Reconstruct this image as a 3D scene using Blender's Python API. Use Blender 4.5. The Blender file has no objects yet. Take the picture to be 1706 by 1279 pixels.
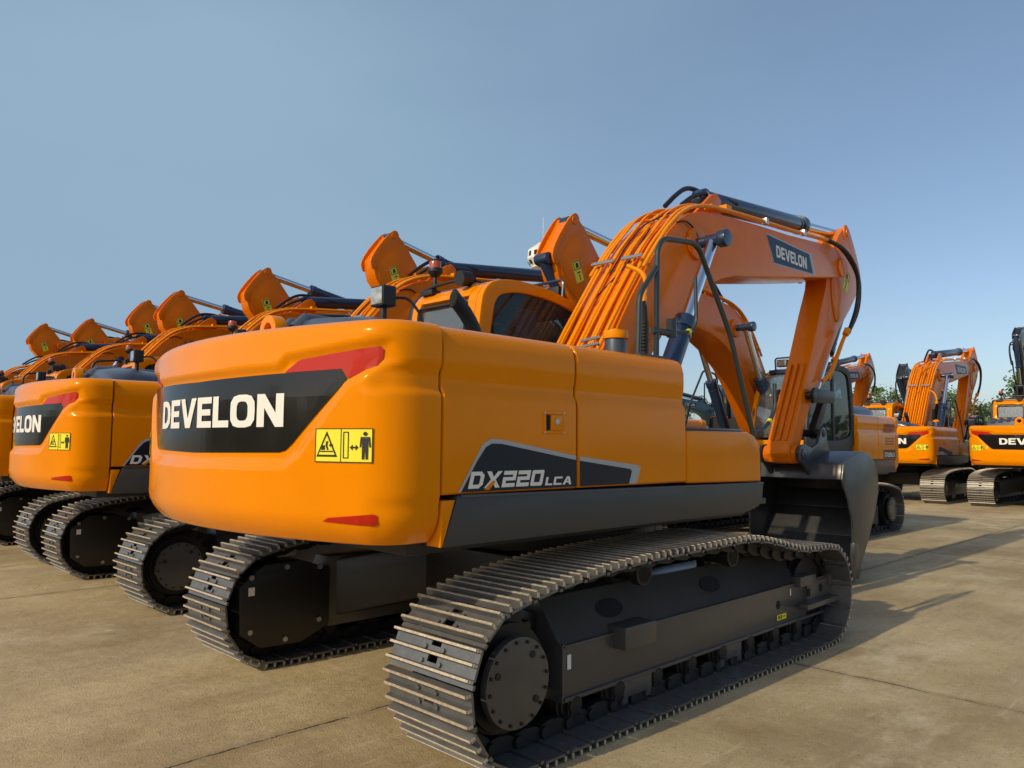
import bpy, bmesh, math, random
from mathutils import Vector, Matrix
R = math.radians
SC = bpy.context.scene
COL = SC.collection

# ------------------------------------------------------------------ camera
cam = bpy.data.cameras.new('camera'); camo = bpy.data.objects.new('camera', cam)
COL.objects.link(camo); SC.camera = camo
yaw, pitch, roll = 0.78714885, 0.0769021, 0.00792133
fw = Vector((math.cos(pitch)*math.cos(yaw), math.cos(pitch)*math.sin(yaw), math.sin(pitch)))
rt = Vector((math.sin(yaw), -math.cos(yaw), 0)); up = rt.cross(fw)
r2 = rt*math.cos(roll) + up*math.sin(roll); u2 = up*math.cos(roll) - rt*math.sin(roll)
mw = Matrix((r2, u2, -fw)).transposed().to_4x4(); mw.translation = (-4.4611, -4.0287, 1.5339)
camo.matrix_world = mw
cam.sensor_width = 36; cam.lens = 36*1284.03/1706
cam.clip_start = .05; cam.clip_end = 4000

# ------------------------------------------------------------------ light
SUN = Vector((-1.65, .13, 1.0)).normalized()
wd = bpy.data.worlds.new('World'); SC.world = wd; wd.use_nodes = True
nt = wd.node_tree; bg = nt.nodes['Background']
sky = nt.nodes.new('ShaderNodeTexSky'); sky.sky_type = 'NISHITA'; sky.sun_disc = False
sky.sun_elevation = math.asin(SUN.z); sky.sun_rotation = math.atan2(SUN.x, SUN.y)
sky.air_density = .85; sky.dust_density = 1.6; sky.ozone_density = 1.0
# a thin high haze veil over the clear sky, with faint streaks of cirrus
tc_ = nt.nodes.new('ShaderNodeTexCoord'); mp_ = nt.nodes.new('ShaderNodeMapping'); mp_.inputs['Scale'].default_value = (1.2, 1.2, 3.2); mp_.inputs['Rotation'].default_value = (.2, .35, .3)
nz_ = nt.nodes.new('ShaderNodeTexNoise'); nz_.inputs['Scale'].default_value = 1.3; nz_.inputs['Detail'].default_value = 7; nz_.inputs['Roughness'].default_value = .5
mr_ = nt.nodes.new('ShaderNodeMapRange'); mr_.inputs['From Min'].default_value = .3; mr_.inputs['From Max'].default_value = .7; mr_.inputs['To Min'].default_value = .26; mr_.inputs['To Max'].default_value = .62
mx_ = nt.nodes.new('ShaderNodeMix'); mx_.data_type = 'RGBA'; mx_.inputs['B'].default_value = (2.10, 3.14, 4.15, 1)
nt.links.new(tc_.outputs['Generated'], mp_.inputs[0]); nt.links.new(mp_.outputs[0], nz_.inputs['Vector']); nt.links.new(nz_.outputs['Fac'], mr_.inputs[0])
# the veil is thickest in one soft bank low on the left and thins out away from it
vd_ = nt.nodes.new('ShaderNodeVectorMath'); vd_.operation = 'DISTANCE'; vd_.inputs[1].default_value = (0.262, 0.921, 0.288)
bk_ = nt.nodes.new('ShaderNodeMapRange'); bk_.interpolation_type = 'SMOOTHSTEP'; bk_.inputs['From Min'].default_value = .10; bk_.inputs['From Max'].default_value = 1.25; bk_.inputs['To Min'].default_value = .45; bk_.inputs['To Max'].default_value = -.34
ad_ = nt.nodes.new('ShaderNodeMath'); ad_.operation = 'ADD'; ad_.use_clamp = True
nt.links.new(tc_.outputs['Generated'], vd_.inputs[0]); nt.links.new(vd_.outputs['Value'], bk_.inputs['Value']); nt.links.new(bk_.outputs[0], ad_.inputs[0]); nt.links.new(mr_.outputs[0], ad_.inputs[1])
nt.links.new(ad_.outputs[0], mx_.inputs['Factor']); nt.links.new(sky.outputs[0], mx_.inputs['A']); nt.links.new(mx_.outputs['Result'], bg.inputs[0]); bg.inputs[1].default_value = .15
sl = bpy.data.lights.new('sun', 'SUN'); so = bpy.data.objects.new('sun', sl); COL.objects.link(so)
sl.energy = 2.8; sl.angle = R(.6); sl.color = (1, .85, .58)
so.rotation_euler = (-SUN).to_track_quat('-Z', 'Y').to_euler()
SC.view_settings.view_transform = 'Standard'; SC.view_settings.look = 'None'
SC.view_settings.exposure = -.12; SC.view_settings.gamma = 1

# ------------------------------------------------------------------ materials
def mat(name, col, rough=.5, metal=0, coat=0, var=0, vscale=6, bump=0, bscale=40, trans=0, dust=0, spec=.5, tint=None):
    m = bpy.data.materials.new(name); m.use_nodes = True
    n = m.node_tree; b = n.nodes['Principled BSDF']; L = n.links
    b.inputs['Base Color'].default_value = (*col, 1); b.inputs['Roughness'].default_value = rough
    b.inputs['Metallic'].default_value = metal; b.inputs['Coat Weight'].default_value = coat
    b.inputs['Coat Roughness'].default_value = .08; b.inputs['Transmission Weight'].default_value = trans
    b.inputs['Specular IOR Level'].default_value = spec
    if tint: b.inputs['Specular Tint'].default_value = (*tint, 1)
    tc = n.nodes.new('ShaderNodeTexCoord')
    if var or dust:
        nz = n.nodes.new('ShaderNodeTexNoise'); nz.inputs['Scale'].default_value = vscale
        nz.inputs['Detail'].default_value = 8; nz.inputs['Roughness'].default_value = .65
        L.new(tc.outputs['Object'], nz.inputs['Vector'])
        rp = n.nodes.new('ShaderNodeValToRGB'); e = rp.color_ramp.elements
        e[0].position = .3; e[1].position = .72
        e[0].color = (*[c*(1-var) for c in col], 1); e[1].color = (*[min(1, c*(1+var)) for c in col], 1)
        L.new(nz.outputs['Fac'], rp.inputs[0]); out = rp.outputs[0]
        if dust:
            n2 = n.nodes.new('ShaderNodeTexNoise'); n2.inputs['Scale'].default_value = vscale*3.1
            n2.inputs['Detail'].default_value = 10; L.new(tc.outputs['Object'], n2.inputs['Vector'])
            r3 = n.nodes.new('ShaderNodeValToRGB'); r3.color_ramp.elements[0].position = .48
            r3.color_ramp.elements[1].position = .75; r3.color_ramp.elements[1].color = (dust, dust, dust, 1)
            L.new(n2.outputs['Fac'], r3.inputs[0])
            mx = n.nodes.new('ShaderNodeMix'); mx.data_type = 'RGBA'; mx.inputs['B'].default_value = (.30, .24, .16, 1)
            L.new(r3.outputs[0], mx.inputs['Factor']); L.new(out, mx.inputs['A']); out = mx.outputs['Result']
        L.new(out, b.inputs['Base Color'])
        mr = n.nodes.new('ShaderNodeMapRange'); mr.inputs['To Min'].default_value = max(0, rough-.08)
        mr.inputs['To Max'].default_value = min(1, rough+.1); L.new(nz.outputs['Fac'], mr.inputs['Value'])
        L.new(mr.outputs[0], b.inputs['Roughness'])
    if bump:
        nb = n.nodes.new('ShaderNodeTexNoise'); nb.inputs['Scale'].default_value = bscale
        nb.inputs['Detail'].default_value = 4; L.new(tc.outputs['Object'], nb.inputs['Vector'])
        bp = n.nodes.new('ShaderNodeBump'); bp.inputs['Strength'].default_value = bump; bp.inputs['Distance'].default_value = .02
        L.new(nb.outputs['Fac'], bp.inputs['Height']); L.new(bp.outputs[0], b.inputs['Normal'])
    return m
M = dict(
 orange=mat('orange_paint', (.82, .248, .001), .17, coat=.06, var=.04, vscale=2.5, bump=.010, bscale=4, spec=.4, tint=(1, .42, .08)),
 orange_link=mat('orange_boom_paint', (.76, .172, .002), .24, coat=.06, spec=.4, tint=(1, .48, .2), var=.06, vscale=3, bump=.015, bscale=6),
 pipe=mat('orange_pipe_paint', (.84, .27, .002), .28, coat=.06, var=.05, spec=.4, tint=(1, .5, .15)),
 navy=mat('navy_paint', (.012, .030, .075), .3, coat=.4, var=.1),
 hood=mat('hood_blue_grey', (.05, .065, .10), .38, coat=.25, var=.08),
 black=mat('black_plastic', (.012, .012, .013), .5, var=.15),
 frame=mat('charcoal_frame_paint', (.074, .069, .064), .30, coat=.1, var=.10, vscale=3, dust=.03),
 skirt=mat('charcoal_skirt_paint', (.038, .038, .038), .45, coat=.1, var=.06),
 bucket=mat('charcoal_bucket_paint', (.042, .044, .048), .30, coat=.12, var=.12, vscale=3, dust=.05),
 rail=mat('dark_handrail_paint', (.025, .032, .032), .4, coat=.2),
 shoe=mat('track_shoe_steel', (.175, .172, .168), .36, metal=.55, var=.20, vscale=9, bump=.06, bscale=120, dust=.10),
 worn=mat('worn_grouser_steel', (.56, .47, .35), .5, metal=.35, var=.3, vscale=40, bump=.15, bscale=160, dust=.4),
 chassis=mat('chassis_shade_paint', (.013, .012, .011), .42, coat=.1, var=.15),  # frame paint darkened for the deep shade underneath; plain dark on the bucket link
 chain=mat('track_chain_steel', (.014, .013, .013), .5, metal=.2, var=.3, vscale=10),
 dark=mat('shade_and_lamp_black', (.004, .004, .004), .8),  # near-black for shade painted into gaps and holes, and for flood lamps
 chrome=mat('chrome_rod', (.75, .77, .80), .12, metal=1),
 steel=mat('zinc_steel', (.5, .5, .5), .35, metal=.8),
 panel=mat('gloss_black_panel', (.011, .010, .009), .14, spec=.35),
 decal=mat('navy_side_decal', (.007, .013, .024), .35, spec=.3),
 white=mat('white_lettering', (.80, .78, .72), .45),
 grey=mat('silver_grey_decal', (.42, .43, .44), .35),
 sign=mat('boom_sign_navy', (.006, .032, .085), .4, spec=.3),
 red=mat('red_reflector', (.46, .018, .007), .10, var=.05, spec=.45, tint=(1, .6, .5)),
 yellow=mat('yellow_sticker', (.86, .76, .02), .45),
 ink=mat('black_ink', (.008, .008, .007), .55),
 rubber=mat('black_rubber_hose', (.012, .012, .014), .45, var=.1),
 lamp=mat('lamp_glass', (.50, .50, .46), .10, metal=.5, var=.45, vscale=18, coat=.6),
 amber=mat('amber_beacon_lens', (.42, .07, .012), .15, coat=.5),
 redhose=mat('dark_red_pipe', (.22, .012, .012), .4),
 seat=mat('seat_cloth', (.02, .02, .022), .8),
 paper=mat('paper_sheet', (.62, .64, .66), .7),
 mast=mat('mast_white', (.72, .71, .66), .5),
 teal=mat('teal_paint', (.03, .10, .13), .45),
 blackpaint=mat('black_arm_paint', (.02, .021, .02), .35, coat=.2, var=.1),
 bark=mat('bark', (.09, .065, .045), .9, var=.3),
 leaf=mat('leaf_green', (.095, .155, .03), .6, var=.35, vscale=1.2),
 leafdark=mat('leaf_dark', (.035, .072, .018), .6, var=.35, vscale=1.0),
)
g = bpy.data.materials.new('cab_glass'); g.use_nodes = True; b = g.node_tree.nodes['Principled BSDF']
b.inputs['Base Color'].default_value = (.17, .28, .34, 1); b.inputs['Roughness'].default_value = .02
b.inputs['Transmission Weight'].default_value = .93; b.inputs['IOR'].default_value = 1.3
M['glass'] = g
g2 = g.copy(); g2.name = 'clear_glass'; g2.node_tree.nodes['Principled BSDF'].inputs['Base Color'].default_value = (.80, .90, .88, 1); g2.node_tree.nodes['Principled BSDF'].inputs['IOR'].default_value = 1.75; M['clear'] = g2

# ------------------------------------------------------------------ mesh tools
class MB:
    def __init__(s): s.v = []; s.f = []; s.m = []; s.sl = 0
    def add(s, vs, fs):
        o = len(s.v); s.v += [tuple(v) for v in vs]
        for f in fs: s.f.append([i+o for i in f]); s.m.append(s.sl)
        return s
    def slot(s, i): s.sl = i; return s
    def box(s, x0, x1, y0, y1, z0, z1):
        return s.add([(x, y, z) for x in (x0, x1) for y in (y0, y1) for z in (z0, z1)],
                     [(0, 1, 3, 2), (4, 6, 7, 5), (0, 4, 5, 1), (2, 3, 7, 6), (0, 2, 6, 4), (1, 5, 7, 3)])
    def prism(s, pts, y0, y1, mp=None):               # outline in XZ, extruded along Y
        mp = mp or (lambda a, y, c: (a, y, c))
        n = len(pts)
        return s.add([mp(a, y0, c) for a, c in pts]+[mp(a, y1, c) for a, c in pts],
                     [tuple(range(n)), tuple(range(2*n-1, n-1, -1))]+[(i, i+n, (i+1) % n+n, (i+1) % n) for i in range(n)])
    def ring(s, A, B, y0, y1):                        # flat frame between two XZ outlines
        n = len(A); vs = [(a, y, c) for P in (A, B) for y in (y0, y1) for a, c in P]; fs = []
        for i in range(n):
            j = (i+1) % n
            fs += [(i, j, n+j, n+i), (2*n+i, 3*n+i, 3*n+j, 2*n+j), (i, 2*n+i, 2*n+j, j), (n+i, n+j, 3*n+j, 3*n+i)]
        return s.add(vs, fs)
    def cyl(s, p0, p1, r0, seg=20, r1=None):
        r1 = r0 if r1 is None else r1
        p0 = Vector(p0); p1 = Vector(p1); d = (p1-p0).normalized()
        a = d.orthogonal().normalized(); c = d.cross(a); vs = []
        for p, r in ((p0, r0), (p1, r1)):
            vs += [p+a*(r*math.cos(t*2*math.pi/seg))+c*(r*math.sin(t*2*math.pi/seg)) for t in range(seg)]
        return s.add(vs, [tuple(range(seg-1, -1, -1)), tuple(range(seg, 2*seg))]+[(i, (i+1) % seg, (i+1) % seg+seg, i+seg) for i in range(seg)])
    def tube(s, path, r, seg=8, bend=0):
        P = [Vector(p) for p in path]
        if bend: P = fillet(P, bend)
        vs = []; fs = []; n = len(P); a = None
        for i, p in enumerate(P):
            t = ((P[i]-P[i-1]).normalized() if i else Vector())+((P[i+1]-P[i]).normalized() if i < n-1 else Vector()); t.normalize()
            a = t.orthogonal().normalized() if a is None else (a-t*a.dot(t)).normalized()
            c = t.cross(a)
            vs += [p+a*(r*math.cos(k*2*math.pi/seg))+c*(r*math.sin(k*2*math.pi/seg)) for k in range(seg)]
        for i in range(n-1):
            for k in range(seg):
                fs.append((i*seg+k, i*seg+(k+1) % seg, (i+1)*seg+(k+1) % seg, (i+1)*seg+k))
        fs += [tuple(range(seg-1, -1, -1)), tuple(range((n-1)*seg, n*seg))]
        return s.add(vs, fs)
    def disc(s, c, ax, r, h, seg=24):
        c = Vector(c); ax = Vector(ax).normalized(); return s.cyl(c, c+ax*h, r, seg)
    def build(s, name, mats, parent=None, bevel=0, smooth=35, seg=2):
        me = bpy.data.meshes.new(name); me.from_pydata(s.v, [], s.f); me.update()
        if isinstance(mats, str): mats = [mats]
        for k in mats: me.materials.append(M[k])
        me.polygons.foreach_set('material_index', s.m)
        bm = bmesh.new(); bm.from_mesh(me); bmesh.ops.recalc_face_normals(bm, faces=bm.faces[:])
        if bevel:
            ed = [e for e in bm.edges if len(e.link_faces) == 2 and e.calc_face_angle(0) > R(28)]
            bmesh.ops.bevel(bm, geom=ed, offset=bevel, segments=seg, profile=.6, affect='EDGES', clamp_overlap=True)
        bm.to_mesh(me); bm.free()
        if smooth: me.shade_smooth(); me.set_sharp_from_angle(angle=R(smooth))
        return link(name, me, parent)
def link(name, me, parent=None):
    o = bpy.data.objects.new(name, me); COL.objects.link(o); o.parent = parent; return o
def fillet(P, r, n=5):
    out = [P[0]]
    for i in range(1, len(P)-1):
        a, b, c = P[i-1], P[i], P[i+1]; d0 = (a-b); d1 = (c-b)
        l = min(r, d0.length*.48, d1.length*.48); q0 = b+d0.normalized()*l; q1 = b+d1.normalized()*l
        for k in range(n+1):
            t = k/n; out.append(q0*(1-t)**2+b*2*t*(1-t)+q1*t*t)
    return out+[P[-1]]
def inset(P, d):
    n = len(P); out = []; A = sum(P[i][0]*P[(i+1) % n][1]-P[(i+1) % n][0]*P[i][1] for i in range(n)); sg = 1 if A > 0 else -1
    for i in range(n):
        p = Vector(P[i]); e0 = (p-Vector(P[i-1])).normalized(); e1 = (Vector(P[(i+1) % n])-p).normalized()
        n0 = Vector((-e0.y, e0.x))*sg; n1 = Vector((-e1.y, e1.x))*sg; m = n0+n1
        m = m/max(.35, m.dot(n0)) if m.length > 1e-6 else n0
        out.append(tuple(p+m*d))
    return out
def chaikin(P, k=1, closed=True):
    for _ in range(k):
        Q = []
        for i in range(len(P)):
            a = P[i]; c = P[(i+1) % len(P)]
            Q += [(a[0]*.75+c[0]*.25, a[1]*.75+c[1]*.25), (a[0]*.25+c[0]*.75, a[1]*.25+c[1]*.75)]
        P = Q
    return P
def decal(polys, mp, name, m, parent, step=0, thick=0):
    """flat sticker: 2-D polygons (u,v), cut in strips so they follow a curved surface, mapped by mp(u,v)"""
    bm = bmesh.new()
    for P in polys:
        vs = [bm.verts.new((u, v, 0)) for u, v in P]
        try: bm.faces.new(vs)
        except ValueError: pass
    bm.normal_update(); bmesh.ops.triangulate(bm, faces=bm.faces[:])
    if step:
        us = [v.co.x for v in bm.verts]; k = math.floor(min(us)/step)+1
        while k*step < max(us):
            bmesh.ops.bisect_plane(bm, geom=bm.verts[:]+bm.edges[:]+bm.faces[:], plane_co=(k*step, 0, 0), plane_no=(1, 0, 0)); k += 1
        ws = [v.co.y for v in bm.verts]; k = math.floor(min(ws)/step)+1
        while k*step < max(ws):
            bmesh.ops.bisect_plane(bm, geom=bm.verts[:]+bm.edges[:]+bm.faces[:], plane_co=(0, k*step, 0), plane_no=(0, 1, 0)); k += 1
    for v in bm.verts: v.co = Vector(mp(v.co.x, v.co.y))
    me = bpy.data.meshes.new(name); bm.to_mesh(me); bm.free(); me.materials.append(M[m])
    return link(name, me, parent)
def ringpolys(A, B): return [[A[i], A[(i+1) % len(A)], B[(i+1) % len(A)], B[i]] for i in range(len(A))]
def rect(x0, y0, x1, y1): return [(x0, y0), (x1, y0), (x1, y1), (x0, y1)]
def circ(cx, cy, r, n=14, ry=None): return [(cx+r*math.cos(k*2*math.pi/n), cy+(ry or r)*math.sin(k*2*math.pi/n)) for k in range(n)]
# block capitals of the maker's lettering, unit height
def glyph(ch):
    if ch == 'D':
        A = [(0, 0), (.5, 0), (.78, .05), (.98, .2), (1.04, .5), (.98, .8), (.78, .95), (.5, 1), (0, 1), (0, .5)]
        B = [(.3, .2), (.48, .2), (.60, .23), (.70, .33), (.73, .5), (.70, .67), (.60, .77), (.48, .8), (.3, .8), (.3, .5)]
        return ringpolys(A, B), 1.04
    if ch == 'E': return [[(0, 0), (.88, 0), (.88, .21), (.3, .21), (.3, .4), (.82, .4), (.82, .6), (.3, .6), (.3, .79), (.88, .79), (.88, 1), (0, 1)]], .88
    if ch == 'V': return [[(0, 1), (.33, 1), (.6, .32), (.87, 1), (1.2, 1), (.78, 0), (.42, 0)]], 1.2
    if ch == 'L': return [[(0, 0), (.84, 0), (.84, .22), (.3, .22), (.3, 1), (0, 1)]], .84
    if ch == 'O':
        q = [(-1, 0), (-.97, -.55), (-.72, -.9), (-.3, -1), (.3, -1), (.72, -.9), (.97, -.55), (1, 0), (.97, .55), (.72, .9), (.3, 1), (-.3, 1), (-.72, .9), (-.97, .55)]
        return ringpolys([(.54+.55*a, .5+.51*c) for a, c in q], [(.54+.25*a, .5+.30*c) for a, c in q]), 1.09
    if ch == 'N': return [[(0, 0), (.29, 0), (.29, .58), (.72, 0), (1.02, 0), (1.02, 1), (.73, 1), (.73, .42), (.3, 1), (0, 1)]], 1.02
def tech(txt, width, h, slant=.28):
    """squared italic model lettering"""
    two = [(0, .76), (0, 1), (1, 1), (1, .40), (.26, .40), (.26, .24), (1, .24), (1, 0), (0, 0), (0, .62), (.74, .62), (.74, .76)]
    G = {'D': (ringpolys([(0, 0), (.75, 0), (1, .22), (1, .78), (.75, 1), (0, 1)], [(.27, .23), (.66, .23), (.73, .3), (.73, .7), (.66, .77), (.27, .77)]), 1),
     'X': ([[(0, 0), (.33, 0), (.58, .34), (.83, 0), (1.18, 0), (.76, .5), (1.18, 1), (.83, 1), (.58, .66), (.33, 1), (0, 1), (.40, .5)]], 1.18),
     '2': ([two], 1), '5': ([[(1-u, v) for u, v in two]], 1),
     '0': (ringpolys([(0, .08), (.08, 0), (.92, 0), (1, .08), (1, .92), (.92, 1), (.08, 1), (0, .92)], [(.26, .24), (.27, .23), (.73, .23), (.74, .24), (.74, .76), (.73, .77), (.27, .77), (.26, .76)]), 1),
     'L': ([[(0, 0), (.8, 0), (.8, .22), (.26, .22), (.26, 1), (0, 1)]], .8), 'C': ([[(0, 0), (.95, 0), (.95, .23), (.26, .23), (.26, .77), (.95, .77), (.95, 1), (0, 1)]], .95),
     'A': ([[(0, 0), (.28, 0), (.38, .24), (.45, .44), (.53, .72), (.53, 1), (.36, 1)], [(1.06, 0), (.70, 1), (.53, 1), (.53, .72), (.61, .44), (.68, .24), (.78, 0)], [(.38, .24), (.68, .24), (.61, .44), (.45, .44)]], 1.06),
     'N': ([[(0, 0), (.26, 0), (.26, .6), (.72, 0), (1, 0), (1, 1), (.74, 1), (.74, .4), (.28, 1), (0, 1)]], 1)}
    x = 0; out = []
    for ch in txt:
        P, a = G[ch]; out += [[(x+u, v) for u, v in p] for p in P]; x += a+.13
    k = width/(x-.13)
    return [[(u*k+slant*v*h, v*h) for u, v in p] for p in out]
def word(w, width, h, slant=0):
    x = 0; out = []
    for ch in w:
        P, a = glyph(ch); out += [[(x+u, v) for u, v in p] for p in P]; x += a+.09
    x -= .09; k = width/x
    return [[(u*k+slant*v*h, v*h) for u, v in p] for p in out]
def tag(o, label=None, cat=None, group=None, kind=None):
    for k, v in (('label', label), ('category', cat), ('group', group), ('kind', kind)):
        if v: o[k] = v
    return o
def empty(name, loc=(0, 0, 0), rz=0):
    o = bpy.data.objects.new(name, None); COL.objects.link(o); o.location = loc; o.rotation_euler = (0, 0, rz); o.empty_display_size = .3
    return o
def sstep(a, b, x):
    t = max(0, min(1, (x-a)/(b-a))); return t*t*(3-2*t)

# ------------------------------------------------------------------ ground
def ground():
    m = bpy.data.materials.new('concrete_yard'); m.use_nodes = True; n = m.node_tree; L = n.links; b = n.nodes['Principled BSDF']
    tc = n.nodes.new('ShaderNodeTexCoord'); co = tc.outputs['Object']
    def noise(scale, det=8, rough=.6, vec=None):
        z = n.nodes.new('ShaderNodeTexNoise'); z.inputs['Scale'].default_value = scale; z.inputs['Detail'].default_value = det
        z.inputs['Roughness'].default_value = rough; L.new(vec or co, z.inputs['Vector']); return z.outputs['Fac']
    def ramp(f, p0, c0, p1, c1):
        r = n.nodes.new('ShaderNodeValToRGB'); e = r.color_ramp.elements; e[0].position = p0; e[1].position = p1
        e[0].color = (*c0, 1); e[1].color = (*c1, 1); L.new(f, r.inputs[0]); return r.outputs[0]
    def mix(f, a, c, mode='MIX', fac=None):
        x = n.nodes.new('ShaderNodeMix'); x.data_type = 'RGBA'; x.blend_type = mode
        if f is None: x.inputs['Factor'].default_value = fac
        else: L.new(f, x.inputs['Factor'])
        L.new(a, x.inputs['A'])
        if isinstance(c, tuple): x.inputs['B'].default_value = (*c, 1)
        else: L.new(c, x.inputs['B'])
        return x.outputs['Result']
    def mapping(sx, sy, rot):
        mp = n.nodes.new('ShaderNodeMapping'); mp.inputs['Scale'].default_value = (sx, sy, 1); mp.inputs['Rotation'].default_value = (0, 0, rot)
        L.new(co, mp.inputs['Vector']); return mp.outputs[0]
    base = ramp(noise(.55, 9, .62), .34, (.32, .232, .112), .66, (.66, .53, .30))
    c = mix(ramp(noise(2.3, 10, .7), .45, (0, 0, 0), .8, (.55, .55, .55)), base, (.58, .50, .34))
    c = mix(ramp(noise(.9, 9, .65, mapping(1.0, 3.0, .5)), .5, (0, 0, 0), .78, (.5, .5, .5)), c, (.28, .205, .12))
    c = mix(ramp(noise(1.4, 12, .75, mapping(.7, 1.5, -.7)), .62, (0, 0, 0), .75, (.55, .55, .55)), c, (.66, .60, .50))
    c = mix(ramp(noise(34, 5, .7), .58, (0, 0, 0), .72, (.8, .8, .8)), c, (.20, .145, .085))
    c = mix(ramp(noise(120, 3, .7), .35, (.5, .5, .5), .55, (0, 0, 0)), c, (.30, .23, .15))
    # sawn joints every few metres, filled with dirt, wavering a little
    sep = n.nodes.new('ShaderNodeSeparateXYZ'); wob = n.nodes.new('ShaderNodeTexNoise'); wob.inputs['Scale'].default_value = 2.2; wob.inputs['Detail'].default_value = 6
    L.new(co, wob.inputs['Vector']); L.new(co, sep.inputs[0])
    def mth(op, a, c=None):
        x = n.nodes.new('ShaderNodeMath'); x.operation = op
        for i, v in enumerate((a, c)):
            if v is None: continue
            if isinstance(v, (int, float)): x.inputs[i].default_value = v
            else: L.new(v, x.inputs[i])
        return x.outputs[0]
    w = mth('ADD', mth('MULTIPLY', mth('SUBTRACT', wob.outputs['Fac'], .5), .09), mth('MULTIPLY', mth('SUBTRACT', noise(38, 4), .5), .035))
    def joint(axis, per, off):
        p = mth('ABSOLUTE', mth('SUBTRACT', mth('FRACT', mth('DIVIDE', mth('ADD', mth('ADD', sep.outputs[axis], w), off), per)), .5))
        d = mth('MULTIPLY', p, per)
        return mth('LESS_THAN', d, .008), mth('LESS_THAN', d, .05)
    j1, k1 = joint('Y', 5.04, JY); j2, k2 = joint('X', 7.0, 2.6)
    gaps = mth('MULTIPLY', mth('MAXIMUM', j1, j2), ramp(noise(4, 6), .40, (.1, .1, .1), .52, (1, 1, 1)))
    # hairline cracks, drag scrapes along the rows, scattered grit and dark drips
    vo = n.nodes.new('ShaderNodeTexVoronoi'); vo.feature = 'DISTANCE_TO_EDGE'; vo.inputs['Scale'].default_value = .33
    va = n.nodes.new('ShaderNodeVectorMath'); va.operation = 'ADD'; vs_ = n.nodes.new('ShaderNodeVectorMath'); vs_.operation = 'SCALE'; vs_.inputs['Scale'].default_value = .5
    L.new(wob.outputs['Color'], vs_.inputs[0]); L.new(co, va.inputs[0]); L.new(vs_.outputs[0], va.inputs[1]); L.new(va.outputs[0], vo.inputs['Vector'])
    crack = mth('MULTIPLY', mth('LESS_THAN', vo.outputs['Distance'], .0022), ramp(noise(.7, 4), .60, (0, 0, 0), .66, (1, 1, 1)))
    c = mix(ramp(noise(3.0, 9, .72, mapping(.35, 4.5, .06)), .52, (0, 0, 0), .70, (.5, .5, .5)), c, (.36, .275, .165))
    c = mix(ramp(noise(3.4, 9, .75, mapping(.5, 3.5, -.25)), .56, (0, 0, 0), .72, (.6, .6, .6)), c, (.64, .55, .41))
    c = mix(ramp(noise(60, 2, .5), .66, (0, 0, 0), .70, (.8, .8, .8)), c, (.12, .09, .055))
    c = mix(ramp(noise(17, 3, .6), .70, (0, 0, 0), .74, (.75, .75, .75)), c, (.16, .12, .075))
    c = mix(ramp(noise(.42, 10, .78, mapping(1, 1.6, .9)), .55, (0, 0, 0), .68, (.7, .7, .7)), c, (.70, .61, .43))
    c = mix(ramp(noise(.75, 11, .72, mapping(.6, 2.2, .15)), .55, (0, 0, 0), .70, (.65, .65, .65)), c, (.27, .19, .105))
    c = mix(mth('MULTIPLY', crack, .8), c, (.11, .085, .055))
    soft = mth('MULTIPLY', mth('MAXIMUM', k1, k2), .28)
    c = mix(soft, c, (.25, .19, .12)); c = mix(gaps, c, (.07, .055, .036))
    L.new(c, b.inputs['Base Color']); b.inputs['Roughness'].default_value = .9; b.inputs['Specular IOR Level'].default_value = .25
    h = mth('SUBTRACT', mth('ADD', mth('MULTIPLY', noise(90, 4), .5), noise(9, 8)), mth('MULTIPLY', gaps, 1.5))
    bp = n.nodes.new('ShaderNodeBump'); bp.inputs['Strength'].default_value = .55; bp.inputs['Distance'].default_value = .02
    L.new(h, bp.inputs['Height']); L.new(bp.outputs[0], b.inputs['Normal'])
    M['ground'] = m
    q = MB(); q.add([(-1500, -1500, 0), (1500, -1500, 0), (1500, 1500, 0), (-1500, 1500, 0)], [(0, 1, 2, 3)])
    tag(q.build('ground', 'ground', smooth=0), kind='structure')
JY = 2.76
ground()

# ------------------------------------------------------------------ excavator
UP, LK = [], []                       # parts that slew with the house / that belong to the front linkage
X0 = empty('excavator')
FOOT = Vector((.2, 0, 1.72))
# ---- crawler tracks
def track_path():
    P = []
    c1, rr = (-1.79, .415), .385; c2, rf = (1.60, .39), .36
    P += [(-1.79+.1*k, .03) for k in range(34)]
    for k in range(13): a = -math.pi/2+math.pi*k/12; P.append((c2[0]+rf*math.cos(a), c2[1]+rf*math.sin(a)))
    P += [(1.41, .752), (1.2, .757), (1.0, .785), (.8, .83), (.63, .865), (.45, .895), (.26, .907), (.1, .907), (-.3, .902), (-.74, .895), (-1.0, .885), (-1.28, .867), (-1.55, .84)]
    for k in range(14): a = math.pi/2+math.pi*k/13; P.append((c1[0]+rr*math.cos(a), c1[1]+rr*math.sin(a)))
    return P
def resample(P, n):
    P = P+[P[0]]; d = [0]
    for a, c in zip(P, P[1:]): d.append(d[-1]+math.hypot(c[0]-a[0], c[1]-a[1]))
    out = []; L = d[-1]
    def at(s):
        s %= L
        for i in range(len(d)-1):
            if d[i+1] >= s:
                t = (s-d[i])/max(1e-9, d[i+1]-d[i]); return (P[i][0]*(1-t)+P[i+1][0]*t, P[i][1]*(1-t)+P[i+1][1]*t)
    for k in range(n): out.append((at((k-.5)*L/n), at((k+.5)*L/n)))
    return out, L/n
SHOES, PITCH = resample(track_path(), 49)
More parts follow.
